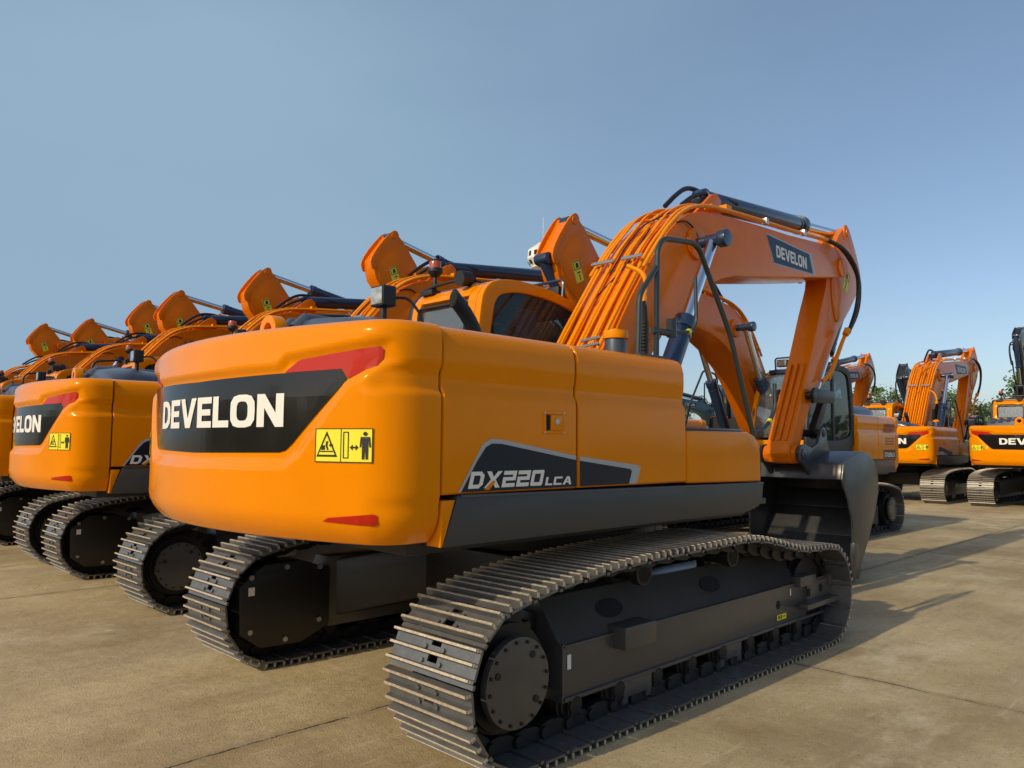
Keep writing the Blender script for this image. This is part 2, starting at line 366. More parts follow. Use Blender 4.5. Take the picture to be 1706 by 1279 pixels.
def shoe_mb():
    q = MB(); p = PITCH/2
    q.slot(0)
    for t0, t1 in ((-p+.008, -.030), (-.030, p*.55)):      # plate strips with bolt slots
        e = (t1-t0)*.30
        q.box(t0, t0+e, -.3, .3, -.012, 0); q.box(t1-e, t1, -.3, .3, -.012, 0)
        for y0, y1 in ((-.3, -.034), (.034, .3)): q.box(t0+e, t1-e, y0, y1, -.012, 0)
    q.box(p*.5+.018, p*.93, -.3, .3, -.02, -.006)                                   # trailing lip
    for t in (-p+.008, -.022, p*.5): # grousers
        q.slot(0).prism([(t-.003, 0), (t+.019, 0), (t+.0145, .030), (t+.0015, .030)], -.3, .3)
        q.slot(1).prism([(t+.0015, .030), (t+.0145, .030), (t+.0135, .034), (t+.0025, .034)], -.298, .298)
        q.slot(1).box(t+.001, t+.015, -.3025, -.300, .002, .0265); q.box(t+.001, t+.015, .300, .3025, .002, .0265)
    q.slot(0)
    for y in (-.064, .064):
        for t in (-p*.55, .012): q.cyl((t+.016, y, 0), (t+.016, y, .012), .012, 6)
    return q
def place(q, dst, a, c, y, sgn=1):
    ax = Vector((c[0]-a[0], 0, c[1]-a[1])).normalized(); nz = Vector((ax.z, 0, -ax.x)); o = Vector(((a[0]+c[0])/2, y, (a[1]+c[1])/2))
    return o, ax, nz
def shoe_matrix(a, c, y):
    o, ax, nz = place(None, None, a, c, y); ay = nz.cross(ax)
    m = Matrix((ax, ay, nz)).transposed().to_4x4(); m.translation = o; return m
def chain_mb(y):
    q = MB()
    for a, c in SHOES:
        m = shoe_matrix(a, c, y)
        for yy in (-.085, .085):
            k = MB().prism([(-.10, -.02), (-.115, -.05), (-.10, -.085), (-.03, -.10), (.05, -.09), (.105, -.06), (.105, -.03), (.06, -.012)], yy-.022, yy+.022)
            q.add([m @ Vector(v) for v in k.v], k.f)
        k = MB().cyl((-.085, -.125, -.055), (-.085, .125, -.055), .028, 10); q.add([m @ Vector(v) for v in k.v], k.f)
    return q
smb = shoe_mb()
shoe0 = smb.build('track_shoe', ['shoe', 'worn'], None, smooth=0); shoe_me = shoe0.data; bpy.data.objects.remove(shoe0)
tracks = []
for s in (-1, 1):
    t = chain_mb(s*1.195).build('crawler_track', 'chain', X0, smooth=40); tracks.append(t)
    for a, c in SHOES:
        o = link('track_shoe', shoe_me, t); o.matrix_local = shoe_matrix(a, c, s*1.195)
# far machines: the same track with its shoes in one mesh
def whole_track(y):
    q = chain_mb(y); q.m = [2]*len(q.f)
    for a, c in SHOES:
        m = shoe_matrix(a, c, y); off = len(q.v); q.v += [tuple(m @ Vector(v)) for v in smb.v]
        q.f += [[i+off for i in f] for f in smb.f]; q.m += smb.m
    o = q.build('crawler_track', ['shoe', 'worn', 'chain'], None, smooth=0); me = o.data; bpy.data.objects.remove(o); return me
far_track = {-1: whole_track(-1.195), 1: whole_track(1.195)}

def sprocket_mb(c, y, r, teeth=21):
    q = MB(); P = []
    for k in range(teeth*4):
        a = k*2*math.pi/(teeth*4); P.append((c[0]+math.cos(a)*(r if k % 4 < 2 else r-.035), c[1]+math.sin(a)*(r if k % 4 < 2 else r-.035)))
    return q.prism(P, y-.03, y+.03)
for s in (-1, 1):
    Y = lambda y: s*y
    def yb(q, x0, x1, y0, y1, z0, z1): q.box(x0, x1, min(Y(y0), Y(y1)), max(Y(y0), Y(y1)), z0, z1); return q
    sec = [(1.31, .20), (1.31, .475), (1.29, .485), (1.135, .70), (.95, .70), (.95, .20)]
    q = MB(); n = len(sec); xs = (-1.37, 1.52)
    q.add([(x, Y(y), z) for x in xs for y, z in sec], [tuple(range(n)), tuple(range(2*n-1, n-1, -1))]+[(i, (i+1) % n, (i+1) % n+n, i+n) for i in range(n)])
    fr = q.build('track_frame', 'frame', X0, bevel=.008)
    q = MB()
    yb(q, -1.36, 1.90, 1.305, 1.325, .470, .485); yb(q, -1.36, 1.80, 1.305, 1.325, .195, .215)
    yb(q, -1.372, -1.35, 1.19, 1.316, .19, .49)
    q.build('frame_flange', 'frame', fr, bevel=.003)
    # rear motor housing between frame and sprocket
    q = MB(); q.prism([(-2.05, .25), (-1.9, .14), (-1.6, .13), (-1.37, .22), (-1.37, .62), (-1.6, .70), (-1.88, .70), (-2.06, .56)], min(Y(.93), Y(1.13)), max(Y(.93), Y(1.13)))
    mg = q.build('motor_guard', 'chassis', fr, bevel=.012)
    q = MB()
    for x, z in ((-1.98, .62), (-1.72, .665), (-1.46, .64), (-1.98, .26), (-1.72, .175), (-1.46, .27)): q.cyl((x, Y(.93), z), (x, Y(.915), z), .018, 8)
    q.build('guard_bolt', 'steel', mg)
    q = MB(); q.add(*(lambda k: (k.v, k.f))(sprocket_mb((-1.79, .415), Y(1.195), .335)))
    q.cyl((-1.79, Y(1.12), .415), (-1.79, Y(1.30), .415), .27, 40)
    q.cyl((-1.79, Y(1.30), .415), (-1.79, Y(1.34), .415), .255, 40)
    sp = q.build('sprocket', 'chain', fr)
    q = MB().cyl((-1.805, Y(1.385), .41), (-1.805, Y(1.425), .41), .214, 48, .211)
    hc = q.build('drive_cover', 'frame', fr, bevel=.006)
    q = MB()
    for k in range(16):
        a = k*math.pi/8+.1; q.cyl((-1.805+.19*math.cos(a), Y(1.424), .41+.19*math.sin(a)), (-1.805+.19*math.cos(a), Y(1.434), .41+.19*math.sin(a)), .009, 6)
    for a in (.9, 2.75, 5.6): q.cyl((-1.805+.15*math.cos(a), Y(1.424), .41+.15*math.sin(a)), (-1.805+.15*math.cos(a), Y(1.431), .41+.15*math.sin(a)), .017, 12)
    q.build('cover_bolt', 'chain', hc)
    # idler and its yoke
    q = MB().cyl((1.60, Y(1.11), .39), (1.60, Y(1.28), .39), .26, 36); q.cyl((1.60, Y(1.09), .39), (1.60, Y(1.30), .39), .08, 20); q.cyl((1.6, Y(1.16), .39), (1.6, Y(1.23), .39), .285, 36)
    q.build('idler', 'chain', fr)
    q = MB()
    yb(q, 1.50, 1.95, 1.285, 1.33, .32, .47); yb(q, 1.35, 1.97, 1.325, 1.40, .285, .325); yb(q, 1.32, 1.60, 1.24, 1.36, .455, .53)
    yb(q, 1.45, 1.9, 1.0, 1.06, .3, .5); yb(q, 1.88, 1.93, 1.30, 1.345, .40, .50)
    q.build('idler_yoke', 'frame', fr, bevel=.006)
    MB().cyl((1.74, Y(1.325), .40), (1.74, Y(1.333), .40), .032, 20).build('opening_shade', 'dark', fr)  # dark discs and plates stand in for the shade inside frame holes
    MB().cyl((1.05, Y(1.305), .355), (1.05, Y(1.312), .355), .032, 20).build('opening_shade', 'dark', fr)
    yb(MB(), 1.50, 1.55, 1.325, 1.332, .36, .42).build('opening_shade', 'dark', fr)
    for x in (-.85, .25):                                                # dark ovals for the shade in lightening holes of the sloping top
        d = Vector((0, Y(.81), .585)).normalized(); c = Vector((x, Y(1.215), .592)); a = Vector((1, 0, 0)); e = d.cross(a)
        q = MB(); q.add([c+d*.004+a*(.12*math.cos(t*math.pi/10))+e*(.058*math.sin(t*math.pi/10)) for t in range(20)], [tuple(range(20))]); q.build('opening_shade', 'dark', fr)
    q = MB(); yb(q, -.94, -.64, 1.25, 1.40, .395, .52); q.build('step_block', 'frame', fr, bevel=.01)
    for k in range(8):
        x = -1.27+k*.375
        q = MB().cyl((x, Y(1.10), .165), (x, Y(1.29), .165), .085, 20); q.cyl((x, Y(1.065), .165), (x, Y(1.325), .165), .05, 14); q.cyl((x, Y(1.235), .165), (x, Y(1.275), .165), .105, 20); q.cyl((x, Y(1.115), .165), (x, Y(1.155), .165), .105, 20)
        yb(q, x-.055, x+.055, 1.275, 1.315, .10, .205)
        q.cyl((x-.035, Y(1.315), .12), (x-.035, Y(1.325), .12), .011, 6); q.cyl((x+.035, Y(1.315), .12), (x+.035, Y(1.325), .12), .011, 6)
        q.build('track_roller', 'chain', fr, bevel=.003)
    for x in (-.72, .34):
        q = MB(); yb(q, x-.10, x+.10, 1.285, 1.32, .105, .20); yb(q, x-.14, x-.09, 1.285, 1.32, .07, .20); yb(q, x+.09, x+.14, 1.285, 1.32, .07, .20)
        q.build('track_guide', 'frame', fr, bevel=.006)
    for x in (-.62, .42):
        q = MB().cyl((x, Y(1.06), .775), (x, Y(1.30), .775), .062, 18); q.cyl((x, Y(1.24), .775), (x, Y(1.30), .775), .078, 18); yb(q, x-.05, x+.05, 1.04, 1.10, .68, .78)
        q.build('carrier_roller', 'chain', fr)
    if s < 0:
        decal([rect(1.02, .245, 1.17, .285)], lambda u, v: (u, Y(1.3135), v), 'warning_label', 'yellow', fr)
        decal([rect(1.04, .252, 1.06, .278), rect(1.075, .252, 1.095, .278), rect(1.11, .262, 1.155, .268)], lambda u, v: (u, Y(1.315), v), 'warning_label', 'ink', fr)
        decal([rect(-1.33, .355, -1.30, .43), rect(1.235, .40, 1.255, .45)], lambda u, v: (u, Y(1.3135), v), 'white_sticker', 'white', fr)
    else:
        decal([rect(-2.0, .50, -1.955, .555), rect(-1.18, .52, -1.14, .575)], lambda u, v: (u, Y(.92), v), 'white_sticker', 'white', fr)
# ---- car body
q = MB(); q.box(-.85, .85, -.75, .75, .44, .80)
for sx in (-1, 1):
    for s in (-1, 1):
        a, c = sx*.35, sx*1.15; y0, y1 = s*.45, s*1.02
        q.add([(a, y0, .42), (a+sx*.48, y0, .42), (c+sx*.22, y1, .25), (c-sx*.22, y1, .25), (a, y0, .80), (a+sx*.48, y0, .80), (c+sx*.22, y1, .66), (c-sx*.22, y1, .66)],
              [(0, 1, 2, 3), (4, 7, 6, 5), (0, 4, 5, 1), (1, 5, 6, 2), (2, 6, 7, 3), (3, 7, 4, 0)])
body = q.build('car_body', 'chassis', X0, bevel=.02)
q = MB().cyl((0, 0, .78), (0, 0, .93), .72, 48); q.cyl((0, 0, .93), (0, 0, 1.02), .66, 48)
for k in range(36): a = k*math.pi/18; q.cyl((.70*math.cos(a), .70*math.sin(a), .93), (.70*math.cos(a), .70*math.sin(a), .945), .018, 6)
q.build('swing_bearing', 'chain', body)
decal([rect(-1.02, .655, -.90, .685)], lambda u, v: (u, .905, v), 'warning_label', 'yellow', body)

# ---- counterweight
CR, CX = 3.2, .4
def rear_x(y): return CX-math.sqrt(CR*CR-y*y)
def plan():
    P = []; y0 = 1.19
    def corner():
        p0 = Vector((rear_x(y0), y0)); t = Vector((y0/(CX-p0.x)*1.0, 1)).normalized()   # tangent of the arc
        t = Vector((y0/math.sqrt(CR*CR-y0*y0), 1)).normalized()
        k = (1.35-p0.y)/t.y; p1 = p0+t*k; p2 = Vector((-2.33, 1.35)); return p0, p1, p2
    p0, p1, p2 = corner(); C = []
    for k in range(15): u = k/14; C.append(tuple(p0*(1-u)**2+p1*2*u*(1-u)+p2*u*u))
    C += [(-2.275, 1.35), (-2.24, 1.35)]
    n = 232
    arc = [(rear_x(y), y) for y in (-y0+2*y0*k/n for k in range(1, n))]
    return [(x, -y) for x, y in reversed(C)]+arc+C
PL = plan()
REC = [(0, 1.885), (-.71, 1.893), (-.765, 1.937), (-1.31, 1.99), (-1.335, 1.885), (-1.125, 1.775), (-.875, 1.468), (-.785, 1.412), (0, 1.402)]
REC = REC+[(-y, z) for y, z in reversed(REC[1:-1])]
def sdist(P, x, y):
    d = 9; ins = False; n = len(P)
    for i in range(n):
        ax, ay = P[i]; bx, by = P[(i+1) % n]; ex, ey = bx-ax, by-ay
        t = max(0, min(1, ((x-ax)*ex+(y-ay)*ey)/(ex*ex+ey*ey))); d = min(d, math.hypot(x-ax-t*ex, y-ay-t*ey))
        if (ay > y) != (by > y) and x < ex*(y-ay)/ey+ax: ins = not ins
    return -d if ins else d
RD = .026
def ramp_(sd):
    t = max(0, min(1, (.002-sd)/.040)); return t if .12 < t < .88 else (t*t/.48+.03*(t/.12) if t <= .12 else 1-((1-t)**2/.48+.03*((1-t)/.12)))
def cw_off(y, z, side):
    d = 0
    if z < 1.22: d += .06*(1-min(1, max(0, (z-1.099)/.125)))**2
    if z > 2.01: t = (z-2.01)/.07; d += .07*(1-math.sqrt(max(0, 1-t*t)))
    d += .014*sstep(1.72, 2.0, z)*sstep(1.25, .9, abs(y))
    g = sstep(1.74, 1.785, z)*sstep(1.90, 1.84, z); d += .022*g*side
    d += .010*sstep(1.30, 1.26, z)*side
    d += RD*ramp_(sdist(REC, y, z)) if abs(y) < 1.345 and 1.38 < z < 2.0 else 0
    return d
def surf(y, z, off=0, flat=False):                       # a point on the rear face of the counterweight
    if abs(y) < 1.189: x = rear_x(y); nx, ny = (x-CX)/CR, y/CR
    else:                                    # round the corner of the casting
        for k in range(len(PL)//2, len(PL)-1):
            if PL[k+1][1] >= abs(y) or k == len(PL)-4: break
        a, c = PL[k], PL[k+1]; f = (abs(y)-a[1])/max(1e-6, c[1]-a[1]); x = a[0]+(c[0]-a[0])*f
        t = Vector((c[0]-a[0], c[1]-a[1])).normalized(); nx, ny = -t.y, t.x*math.copysign(1, y)
    d = (RD+.014*sstep(1.72, 2.0, z)*sstep(1.25, .9, abs(y)) if flat else cw_off(y, z, sstep(1.20, 1.30, abs(y))))-off
    return (x-nx*d, y-ny*d, z)
zs = [1.086, 1.092, 1.099, 1.108, 1.12, 1.135, 1.155]+[1.18+.02*k for k in range(10)]+[1.38+.0115*k for k in range(54)]+[2.005, 2.02, 2.035, 2.05, 2.062, 2.071, 2.077, 2.08]
q = MB(); n = len(PL); vs = []
for z in zs:
    for i, (x, y) in enumerate(PL):
        a = PL[max(0, i-1)]; c = PL[min(n-1, i+1)]; t = Vector((c[0]-a[0], c[1]-a[1])).normalized(); nn = Vector((-t.y, t.x))
        side = sstep(1.20, 1.30, abs(y)); d = cw_off(y, z, side)
        if z < 1.099: d += .012*(1.099-z)/.013
        vs.append((x-nn.x*d, y-nn.y*d, z))
fs = [(r*n+i, r*n+i+1, (r+1)*n+i+1, (r+1)*n+i) for r in range(len(zs)-1) for i in range(n-1)]
m = len(zs)-1; fs += [tuple(range(n)), tuple(m*n+i for i in range(n-1, -1, -1)), tuple(r*n for r in range(m, -1, -1))+(), tuple(r*n+n-1 for r in range(m+1))]
fs[-2] = tuple([r*n for r in range(m+1)]+[r*n+n-1 for r in range(m, -1, -1)]); fs = fs[:-1]
q.add(vs, fs); cw = q.build('counterweight', 'orange', X0, smooth=50); UP.append(cw)
on = lambda o: (lambda u, v: surf(u, v, o))
onf = lambda o: (lambda u, v: surf(u, v, o, True))
BLK = [(0, 1.842), (-.735, 1.852), (-1.082, 1.858), (-1.116, 1.814), (-.813, 1.522), (-.775, 1.494), (-.735, 1.484), (0, 1.474)]
BLK = BLK+[(-y, z) for y, z in reversed(BLK[1:-1])]
bp_ = decal([BLK], onf(.005), 'brand_panel', 'panel', cw, .06)
RED = [(-.747, 1.8535), (-.835, 1.908), (-.86, 1.913), (-1.265, 1.953), (-1.28, 1.94), (-1.277, 1.895), (-1.255, 1.866), (-1.121, 1.8145), (-1.087, 1.859)]
decal([RED], onf(.006), 'rear_reflector', 'red', cw, .06); decal([[(-y, z) for y, z in RED]], onf(.006), 'rear_reflector', 'red', cw, .06)
lw = word('DEVELON', 1.36, .156, 0)
decal([[(.60-u, 1.602+v) for u, v in p] for p in lw], onf(.008), 'brand_lettering', 'white', bp_, .06)
LOW = [(-1.02, 1.186), (-1.052, 1.203), (-1.255, 1.226), (-1.272, 1.222), (-1.274, 1.182), (-1.26, 1.176)]
for s in (1, -1): decal([[(s*y, z) for y, z in LOW]], on(.005), 'lower_reflector', 'red', cw, .05)
for s in (1, -1):
    wl = decal([rect(-.975*s, 1.445, -1.255*s, 1.594)], on(.004), 'warning_label', 'yellow', cw, .05)
    u0 = -.975 if s > 0 else 1.255
    A = lambda P: [(u0-.28*a, 1.445+.149*c) for a, c in P]
    T0 = [(.22, .92), (.42, .16), (.03, .16)]; T1 = [(.22, .80), (.375, .22), (.065, .22)]
    ink = ringpolys(A(rect(0, 0, 1, 1)), A(rect(.014, .025, .986, .975)))+[A(rect(.475, .02, .488, .98))]
    ink += [A(p) for p in ringpolys(T0, T1)]+[A(p) for p in ringpolys(rect(.52, .12, .62, .9), rect(.537, .15, .603, .87))]
    ink += [A([(.64, .44), (.69, .53), (.69, .465), (.74, .465), (.74, .53), (.79, .44), (.74, .35), (.74, .415), (.69, .415), (.69, .35)])]
    ink += [A(circ(.89, .84, .032, 12, .06)), A([(.82, .75), (.96, .75), (.975, .45), (.95, .45), (.94, .66), (.935, .66), (.935, .1), (.90, .1), (.893, .4), (.887, .4), (.88, .1), (.845, .1), (.845, .66), (.84, .66), (.83, .45), (.805, .45)])]
    ink += [A(p) for p in ([(.10, .30), (.34, .30), (.34, .335), (.10, .335)], [(.12, .36), (.19, .36), (.19, .5), (.12, .5)], [(.2, .5), (.23, .36), (.26, .36), (.235, .5), (.25, .62), (.21, .62)], [(.26, .5), (.3, .56), (.3, .52), (.34, .52), (.34, .48), (.3, .48), (.3, .44)])]
    decal(ink, on(.0055), 'pictogram', 'ink', wl, .05)
# lifting eyes, hood lamp
for y in (.25, -.95):
    if y < 0: continue
    q = MB(); O = [(math.cos(a), math.sin(a)) for a in [k*math.pi/10-.3 for k in range(17)]]
    Pq = [(y+.10*a, 2.19+.10*c) for a, c in circ(0, 0, 1, 24)]; Qq = [(y+.048*a, 2.195+.048*c) for a, c in circ(0, 0, 1, 24)]
    N = 24; q.add([(x, a, c) for P in (Pq, Qq) for x in (-2.27, -2.19) for a, c in P], [f for i in range(N) for j in [(i+1) % N] for f in ((i, j, N+j, N+i), (2*N+i, 3*N+i, 3*N+j, 2*N+j), (i, 2*N+i, 2*N+j, j), (N+i, N+j, 3*N+j, 3*N+i))])
    q.box(-2.268, -2.192, y-.098, y+.098, 2.06, 2.13)
    q.build('lifting_eye', 'orange', cw, bevel=.006)

# ---- right and left side panels
SP = [(-1.16, 1.05), (-1.34, 1.30), (-1.35, 1.31), (-1.35, 1.735), (-1.346, 1.765), (-1.330, 1.79), (-1.329, 1.83), (-1.338, 1.865), (-1.341, 1.92), (-1.340, 1.98), (-1.328, 2.03), (-1.30, 2.062), (-1.26, 2.078), (-1.20, 2.085), (-1.04, 2.085), (-1.04, 1.30)][1:]
def panel(name, x0, x1, s, top=True, parent=X0):
    q = MB(); n = len(SP); xs = [x0, x0+.008, x1-.008, x1]; ins = [.010, 0, 0, .010]
    vs = [(x, -s*(y+(i if y < -1.1 else 0)), z-(i if z > 2.05 else 0)) for x, i in zip(xs, ins) for y, z in SP]
    fs = [(r*n+i, r*n+(i+1) % n, (r+1)*n+(i+1) % n, (r+1)*n+i) for r in range(3) for i in range(n)]+[tuple(range(n)), tuple(range(4*n-1, 3*n-1, -1))]
    return q.add(vs, fs).build(name, 'orange', parent, smooth=40)
d1 = panel('side_door', -2.228, -1.298, -1); d2 = panel('side_door', -1.286, -.235, -1); UP += [d1, d2]
l1 = panel('side_door', -2.228, -1.40, 1); l2 = panel('side_door', -1.388, -.50, 1); UP += [l1, l2]
SI = inset(SP, .012)
for x0, x1 in ((-1.2975, -1.2865), (-2.2395, -2.2285), (-.2345, -.226)):
    q = MB(); k = len(SI); q.add([(x, y, z) for x in (x0, x1) for y, z in SI], [tuple(range(k)), tuple(range(2*k-1, k-1, -1))]+[(i, (i+1) % k, (i+1) % k+k, i+k) for i in range(k)])
    q.build('seam_shade', 'dark', d1)  # dark strips put behind the panel seams as their shade
# swoosh decal and model lettering on the right side
on2 = lambda o: (lambda u, v: (u, -1.35-o, v))
GA = [(-2.135, 1.308), (-2.035, 1.455), (-1.985, 1.53), (-1.93, 1.556), (-1.86, 1.553), (-1.30, 1.470), (-.76, 1.415), (-.725, 1.398), (-.765, 1.308)]
GB = [(-2.117, 1.3085), (-2.02, 1.45), (-1.965, 1.515), (-1.925, 1.533), (-1.86, 1.531), (-1.30, 1.447), (-.83, 1.393), (-.812, 1.380), (-.842, 1.3085)]
def clipx(P, lo, hi):
    for sgn, lim in ((1, lo), (-1, -hi)):
        Q = []
        for i in range(len(P)):
            a, c = P[i-1], P[i]; ia = sgn*a[0] >= lim; ic = sgn*c[0] >= lim
            if ia != ic: t = (sgn*lim-a[0])/(c[0]-a[0]); Q.append((a[0]+t*(c[0]-a[0]), a[1]+t*(c[1]-a[1])))
            if ic: Q.append(c)
        P = Q
    return P
for d, lo, hi in ((d1, -2.3, -1.307), (d2, -1.277, -.2)):
    sw = decal([clipx(GA, lo, hi)], on2(.002), 'side_decal', 'grey', d); decal([clipx(GB, lo, hi)], on2(.0035), 'decal_field', 'decal', sw)
    if d is d1:
        decal([[(-2.078+u, 1.323+v) for u, v in p] for p in tech('DX220', .50, .078)], on2(.005), 'model_lettering', 'white', sw)
        decal([[(-1.555+u, 1.322+v) for u, v in p] for p in tech('LCA', .205, .042)], on2(.005), 'model_lettering', 'white', sw)
        decal([[(-1.978, 1.315), (-1.943, 1.315), (-1.90, 1.353), (-1.92, 1.357)]], on2(.0062), 'model_lettering', 'orange', sw)
# door latch: recessed frame with a lock
q = MB().ring(rect(-1.565, 1.585, -1.405, 1.70), rect(-1.548, 1.600, -1.422, 1.685), -1.356, -1.349)
q.box(-1.546, -1.515, -1.3515, -1.3505, 1.602, 1.683)
la = q.build('door_latch', 'orange', d1, bevel=.002)
q = MB(); q.box(-1.512, -1.424, -1.358, -1.351, 1.602, 1.683); q.build('latch_paddle', 'orange', la, bevel=.003)
q = MB().cyl((-1.468, -1.358, 1.648), (-1.468, -1.363, 1.648), .016, 14)
for x in (-1.56, -1.41):
    for z in (1.592, 1.693): q.cyl((x, -1.356, z), (x, -1.359, z), .006, 8)
q.build('latch_lock', 'steel', la)
q = MB(); q.box(-1.546, -1.515, -1.3525, -1.3518, 1.602, 1.683); q.build('latch_shade', 'dark', la)  # thin dark plate painted as the shade of the latch recess
# charcoal skirts
for s in (-1, 1):
    SK = [(-2.135, 1.296), (.775, 1.268), (.755, 1.16), (.70, 1.10), (.50, 1.065), (-2.225, 1.065)]
    q = MB().prism(SK, s*1.352, s*1.20)
    sk = q.build('side_skirt', 'skirt', X0, bevel=.012); UP.append(sk)
    q = MB(); q.add([(-2.12, s*1.356, 1.286), (.77, s*1.356, 1.258), (.77, s*1.356, 1.268), (-2.12, s*1.356, 1.296), (-2.12, s*1.33, 1.3), (.77, s*1.33, 1.272), (.77, s*1.33, 1.262), (-2.12, s*1.33, 1.29)], [(0, 1, 2, 3), (3, 2, 5, 4), (0, 7, 6, 1), (4, 5, 6, 7)])
    q.build('skirt_lip', 'hood', sk)
    q = MB().prism([(-2.226, 1.275), (-2.150, 1.275), (-2.222, 1.068), (-2.233, 1.068)], s*1.350, s*1.25); UP.append(q.build('corner_trim', 'orange', X0, bevel=.004))
# platform (underside of the house)
q = MB(); q.box(-2.30, .78, -1.19, 1.19, 1.02, 1.30); q.box(.78, 1.38, .30, 1.30, 1.05, 1.30); q.box(-2.5, -2.2, -.9, .9, 1.10, 1.20); q.box(-2.22, .2, -1.02, 1.02, 1.3, 2.04)
q.box(-.5, .75, -1.30, -1.22, 1.10, 1.27); q.box(-.2, .95, -.62, -.40, 1.3, 1.62); q.box(-.2, .95, .30, .34, 1.3, 1.75)
pf = q.build('platform', 'black', X0, bevel=.01); UP.append(pf)
# tool box step in front of the right tank
TB = [(-.225, 1.29), (-.225, 1.625), (.56, 1.628), (.66, 1.605), (.725, 1.55), (.745, 1.48), (.748, 1.275)]
q = MB().prism(TB, -1.348, -.64); tb = q.build('tool_box', 'orange', X0, bevel=.022, seg=3); UP.append(tb)
q = MB(); q.box(-.22, .58, -1.30, -.66, 1.628, 1.648); q.build('step_mat', 'navy', tb, bevel=.006)
# fuel tank block between doors and boom
q = MB(); q.box(-.48, -.24, -1.03, -.36, 1.31, 2.06); UP.append(q.build('fuel_tank', 'orange', X0, bevel=.02))
q = MB().cyl((-.24, -.80, 2.04), (-.24, -.80, 2.255), .075, 24); cn = q.build('filter_canister', 'hood', X0, bevel=.004); UP.append(cn)
q = MB().cyl((-.24, -.80, 2.255), (-.24, -.80, 2.31), .088, 24); q.cyl((-.24, -.80, 2.31), (-.24, -.80, 2.325), .03, 12); q.build('canister_cap', 'pipe', cn, bevel=.004)
q = MB()
for k in range(5): q.tube([(-.48+.02*k, -.62, 2.06+.045*k), (-.40+.02*k, -.72, 2.09+.045*k), (-.30, -.70, 2.07+.05*k)], .011, 6)
UP.append(q.build('fuel_hose', 'steel', X0))
# hood
HD = [(-.63, 2.05), (-.62, 2.17), (-.58, 2.205), (-.3, 2.265), (0, 2.295), (.2, 2.292), (.55, 2.275), (.98, 2.235), (1.02, 2.19), (1.03, 2.05)]
q = MB(); n = len(HD); xs = [(-2.13, .10), (-2.09, .03), (-1.9, 0), (-1.2, .05), (-.75, .08), (-.70, .12)]
vs = [(x, y*(1-i*.3), max(2.05, z-i)) for x, i in xs for y, z in HD]
q.add(vs, [(r*n+i, r*n+i+1, (r+1)*n+i+1, (r+1)*n+i) for r in range(len(xs)-1) for i in range(n-1)]+[tuple(range(n)), tuple(range(len(vs)-1, len(vs)-n-1, -1))])
for k in range(5): # ribs along the left half
    y = .18+.17*k; q.tube([(-2.12, y, 2.20-.016*k), (-2.05, y, 2.268-.010*k), (-.9, y, 2.25-.014*k)], .055, 12)
hd = q.build('engine_hood', 'hood', X0, smooth=55); UP.append(hd)
q = MB().tube([(-1.07, -.30, 2.05), (-1.08, -.30, 2.24), (-1.16, -.30, 2.36), (-1.28, -.30, 2.465)], .048, 20, .14)
t_ = Vector((-.12, 0, .105)).normalized(); n_ = Vector((-1, .12, .12)).normalized(); p_ = Vector((-1.28, -.30, 2.465)); k_ = len(q.v)-20
for i in range(k_, len(q.v)): v = Vector(q.v[i]); q.v[i] = tuple(v-t_*((v-p_).dot(n_)/t_.dot(n_)))
mo = [Vector(v) for v in q.v[k_:]]
ex = q.build('exhaust_pipe', 'black', hd)
q = MB().add([p_+(v-p_)*.88+n_*.003 for v in mo], [tuple(range(20))]); q.build('mouth_shade', 'dark', ex)  # dark face standing for the shade inside the pipe
# rear work lamp on its stalk
q = MB().box(-1.825, -1.73, -.30, -.17, 2.345, 2.468); q.cyl((-1.78, -.24, 2.34), (-1.78, -.24, 2.2), .022, 10)
wl = q.build('work_lamp', 'black', X0, bevel=.018, seg=3); UP.append(wl)
q = MB().box(-1.831, -1.825, -.289, -.181, 2.356, 2.457); q.build('lamp_lens', 'lamp', wl, bevel=.002)
q = MB().tube([(-1.73, -.28, 2.40), (-1.65, -.31, 2.41), (-1.58, -.36, 2.30), (-1.57, -.36, 2.2)], .009, 6, .05); q.build('lamp_cable', 'rubber', wl)
q = MB(); q.box(-1.82, -1.74, -.33, -.24, 2.17, 2.235); q.build('lamp_bracket', 'orange', wl)

# ---- cab
CO = [(-.46, 1.30), (-.50, 2.0), (-.45, 2.62), (-.40, 2.76), (-.28, 2.84), (.02, 2.875), (.46, 2.835), (.82, 2.73), (1.12, 2.48), (1.30, 2.05), (1.36, 1.65), (1.34, 1.30)]
CI = inset(CO, .085); CI[0] = (-.37, 1.62); CI[1] = (-.39, 2.0); CI[2] = (-.31, 2.60); CI[3] = (-.27, 2.69); CI[4] = (-.2, 2.735); CI[5] = (.02, 2.775); CI[-1] = (1.26, 1.62); CI[-2] = (1.29, 1.72)
CS, CT = chaikin(CO, 2), chaikin(CI, 2); CS[0:0] = []
for L_ in (CS, CT):       # keep the bottom corners square
    pass
q = MB().ring(CS, CT, .35, .42)
n = len(CS); top = [i for i in range(n) if CO[3][1]+.04 < CS[i][1] and CS[i][0] > -.33 or CS[i][1] > 2.70 and CS[i][0] > 0]
for i in range(min(top), max(top)): # roof skin and front header
    a, c = CS[i], CS[i+1]; e, f = CT[i], CT[i+1]
    q.add([(a[0], .42, a[1]), (c[0], .42, c[1]), (c[0], 1.23, c[1]), (a[0], 1.23, a[1]), (e[0], .42, e[1]), (f[0], .42, f[1]), (f[0], 1.23, f[1]), (e[0], 1.23, e[1])], [(0, 1, 2, 3), (4, 7, 6, 5), (0, 4, 5, 1), (3, 2, 6, 7)])
q.add([(-.46, .42, 1.3), (-.49, .42, 2.0), (-.49, 1.23, 2.0), (-.46, 1.23, 1.3)], [(0, 1, 2, 3)])
q.box(-.49, -.40, .42, 1.23, 2.0, 2.34)
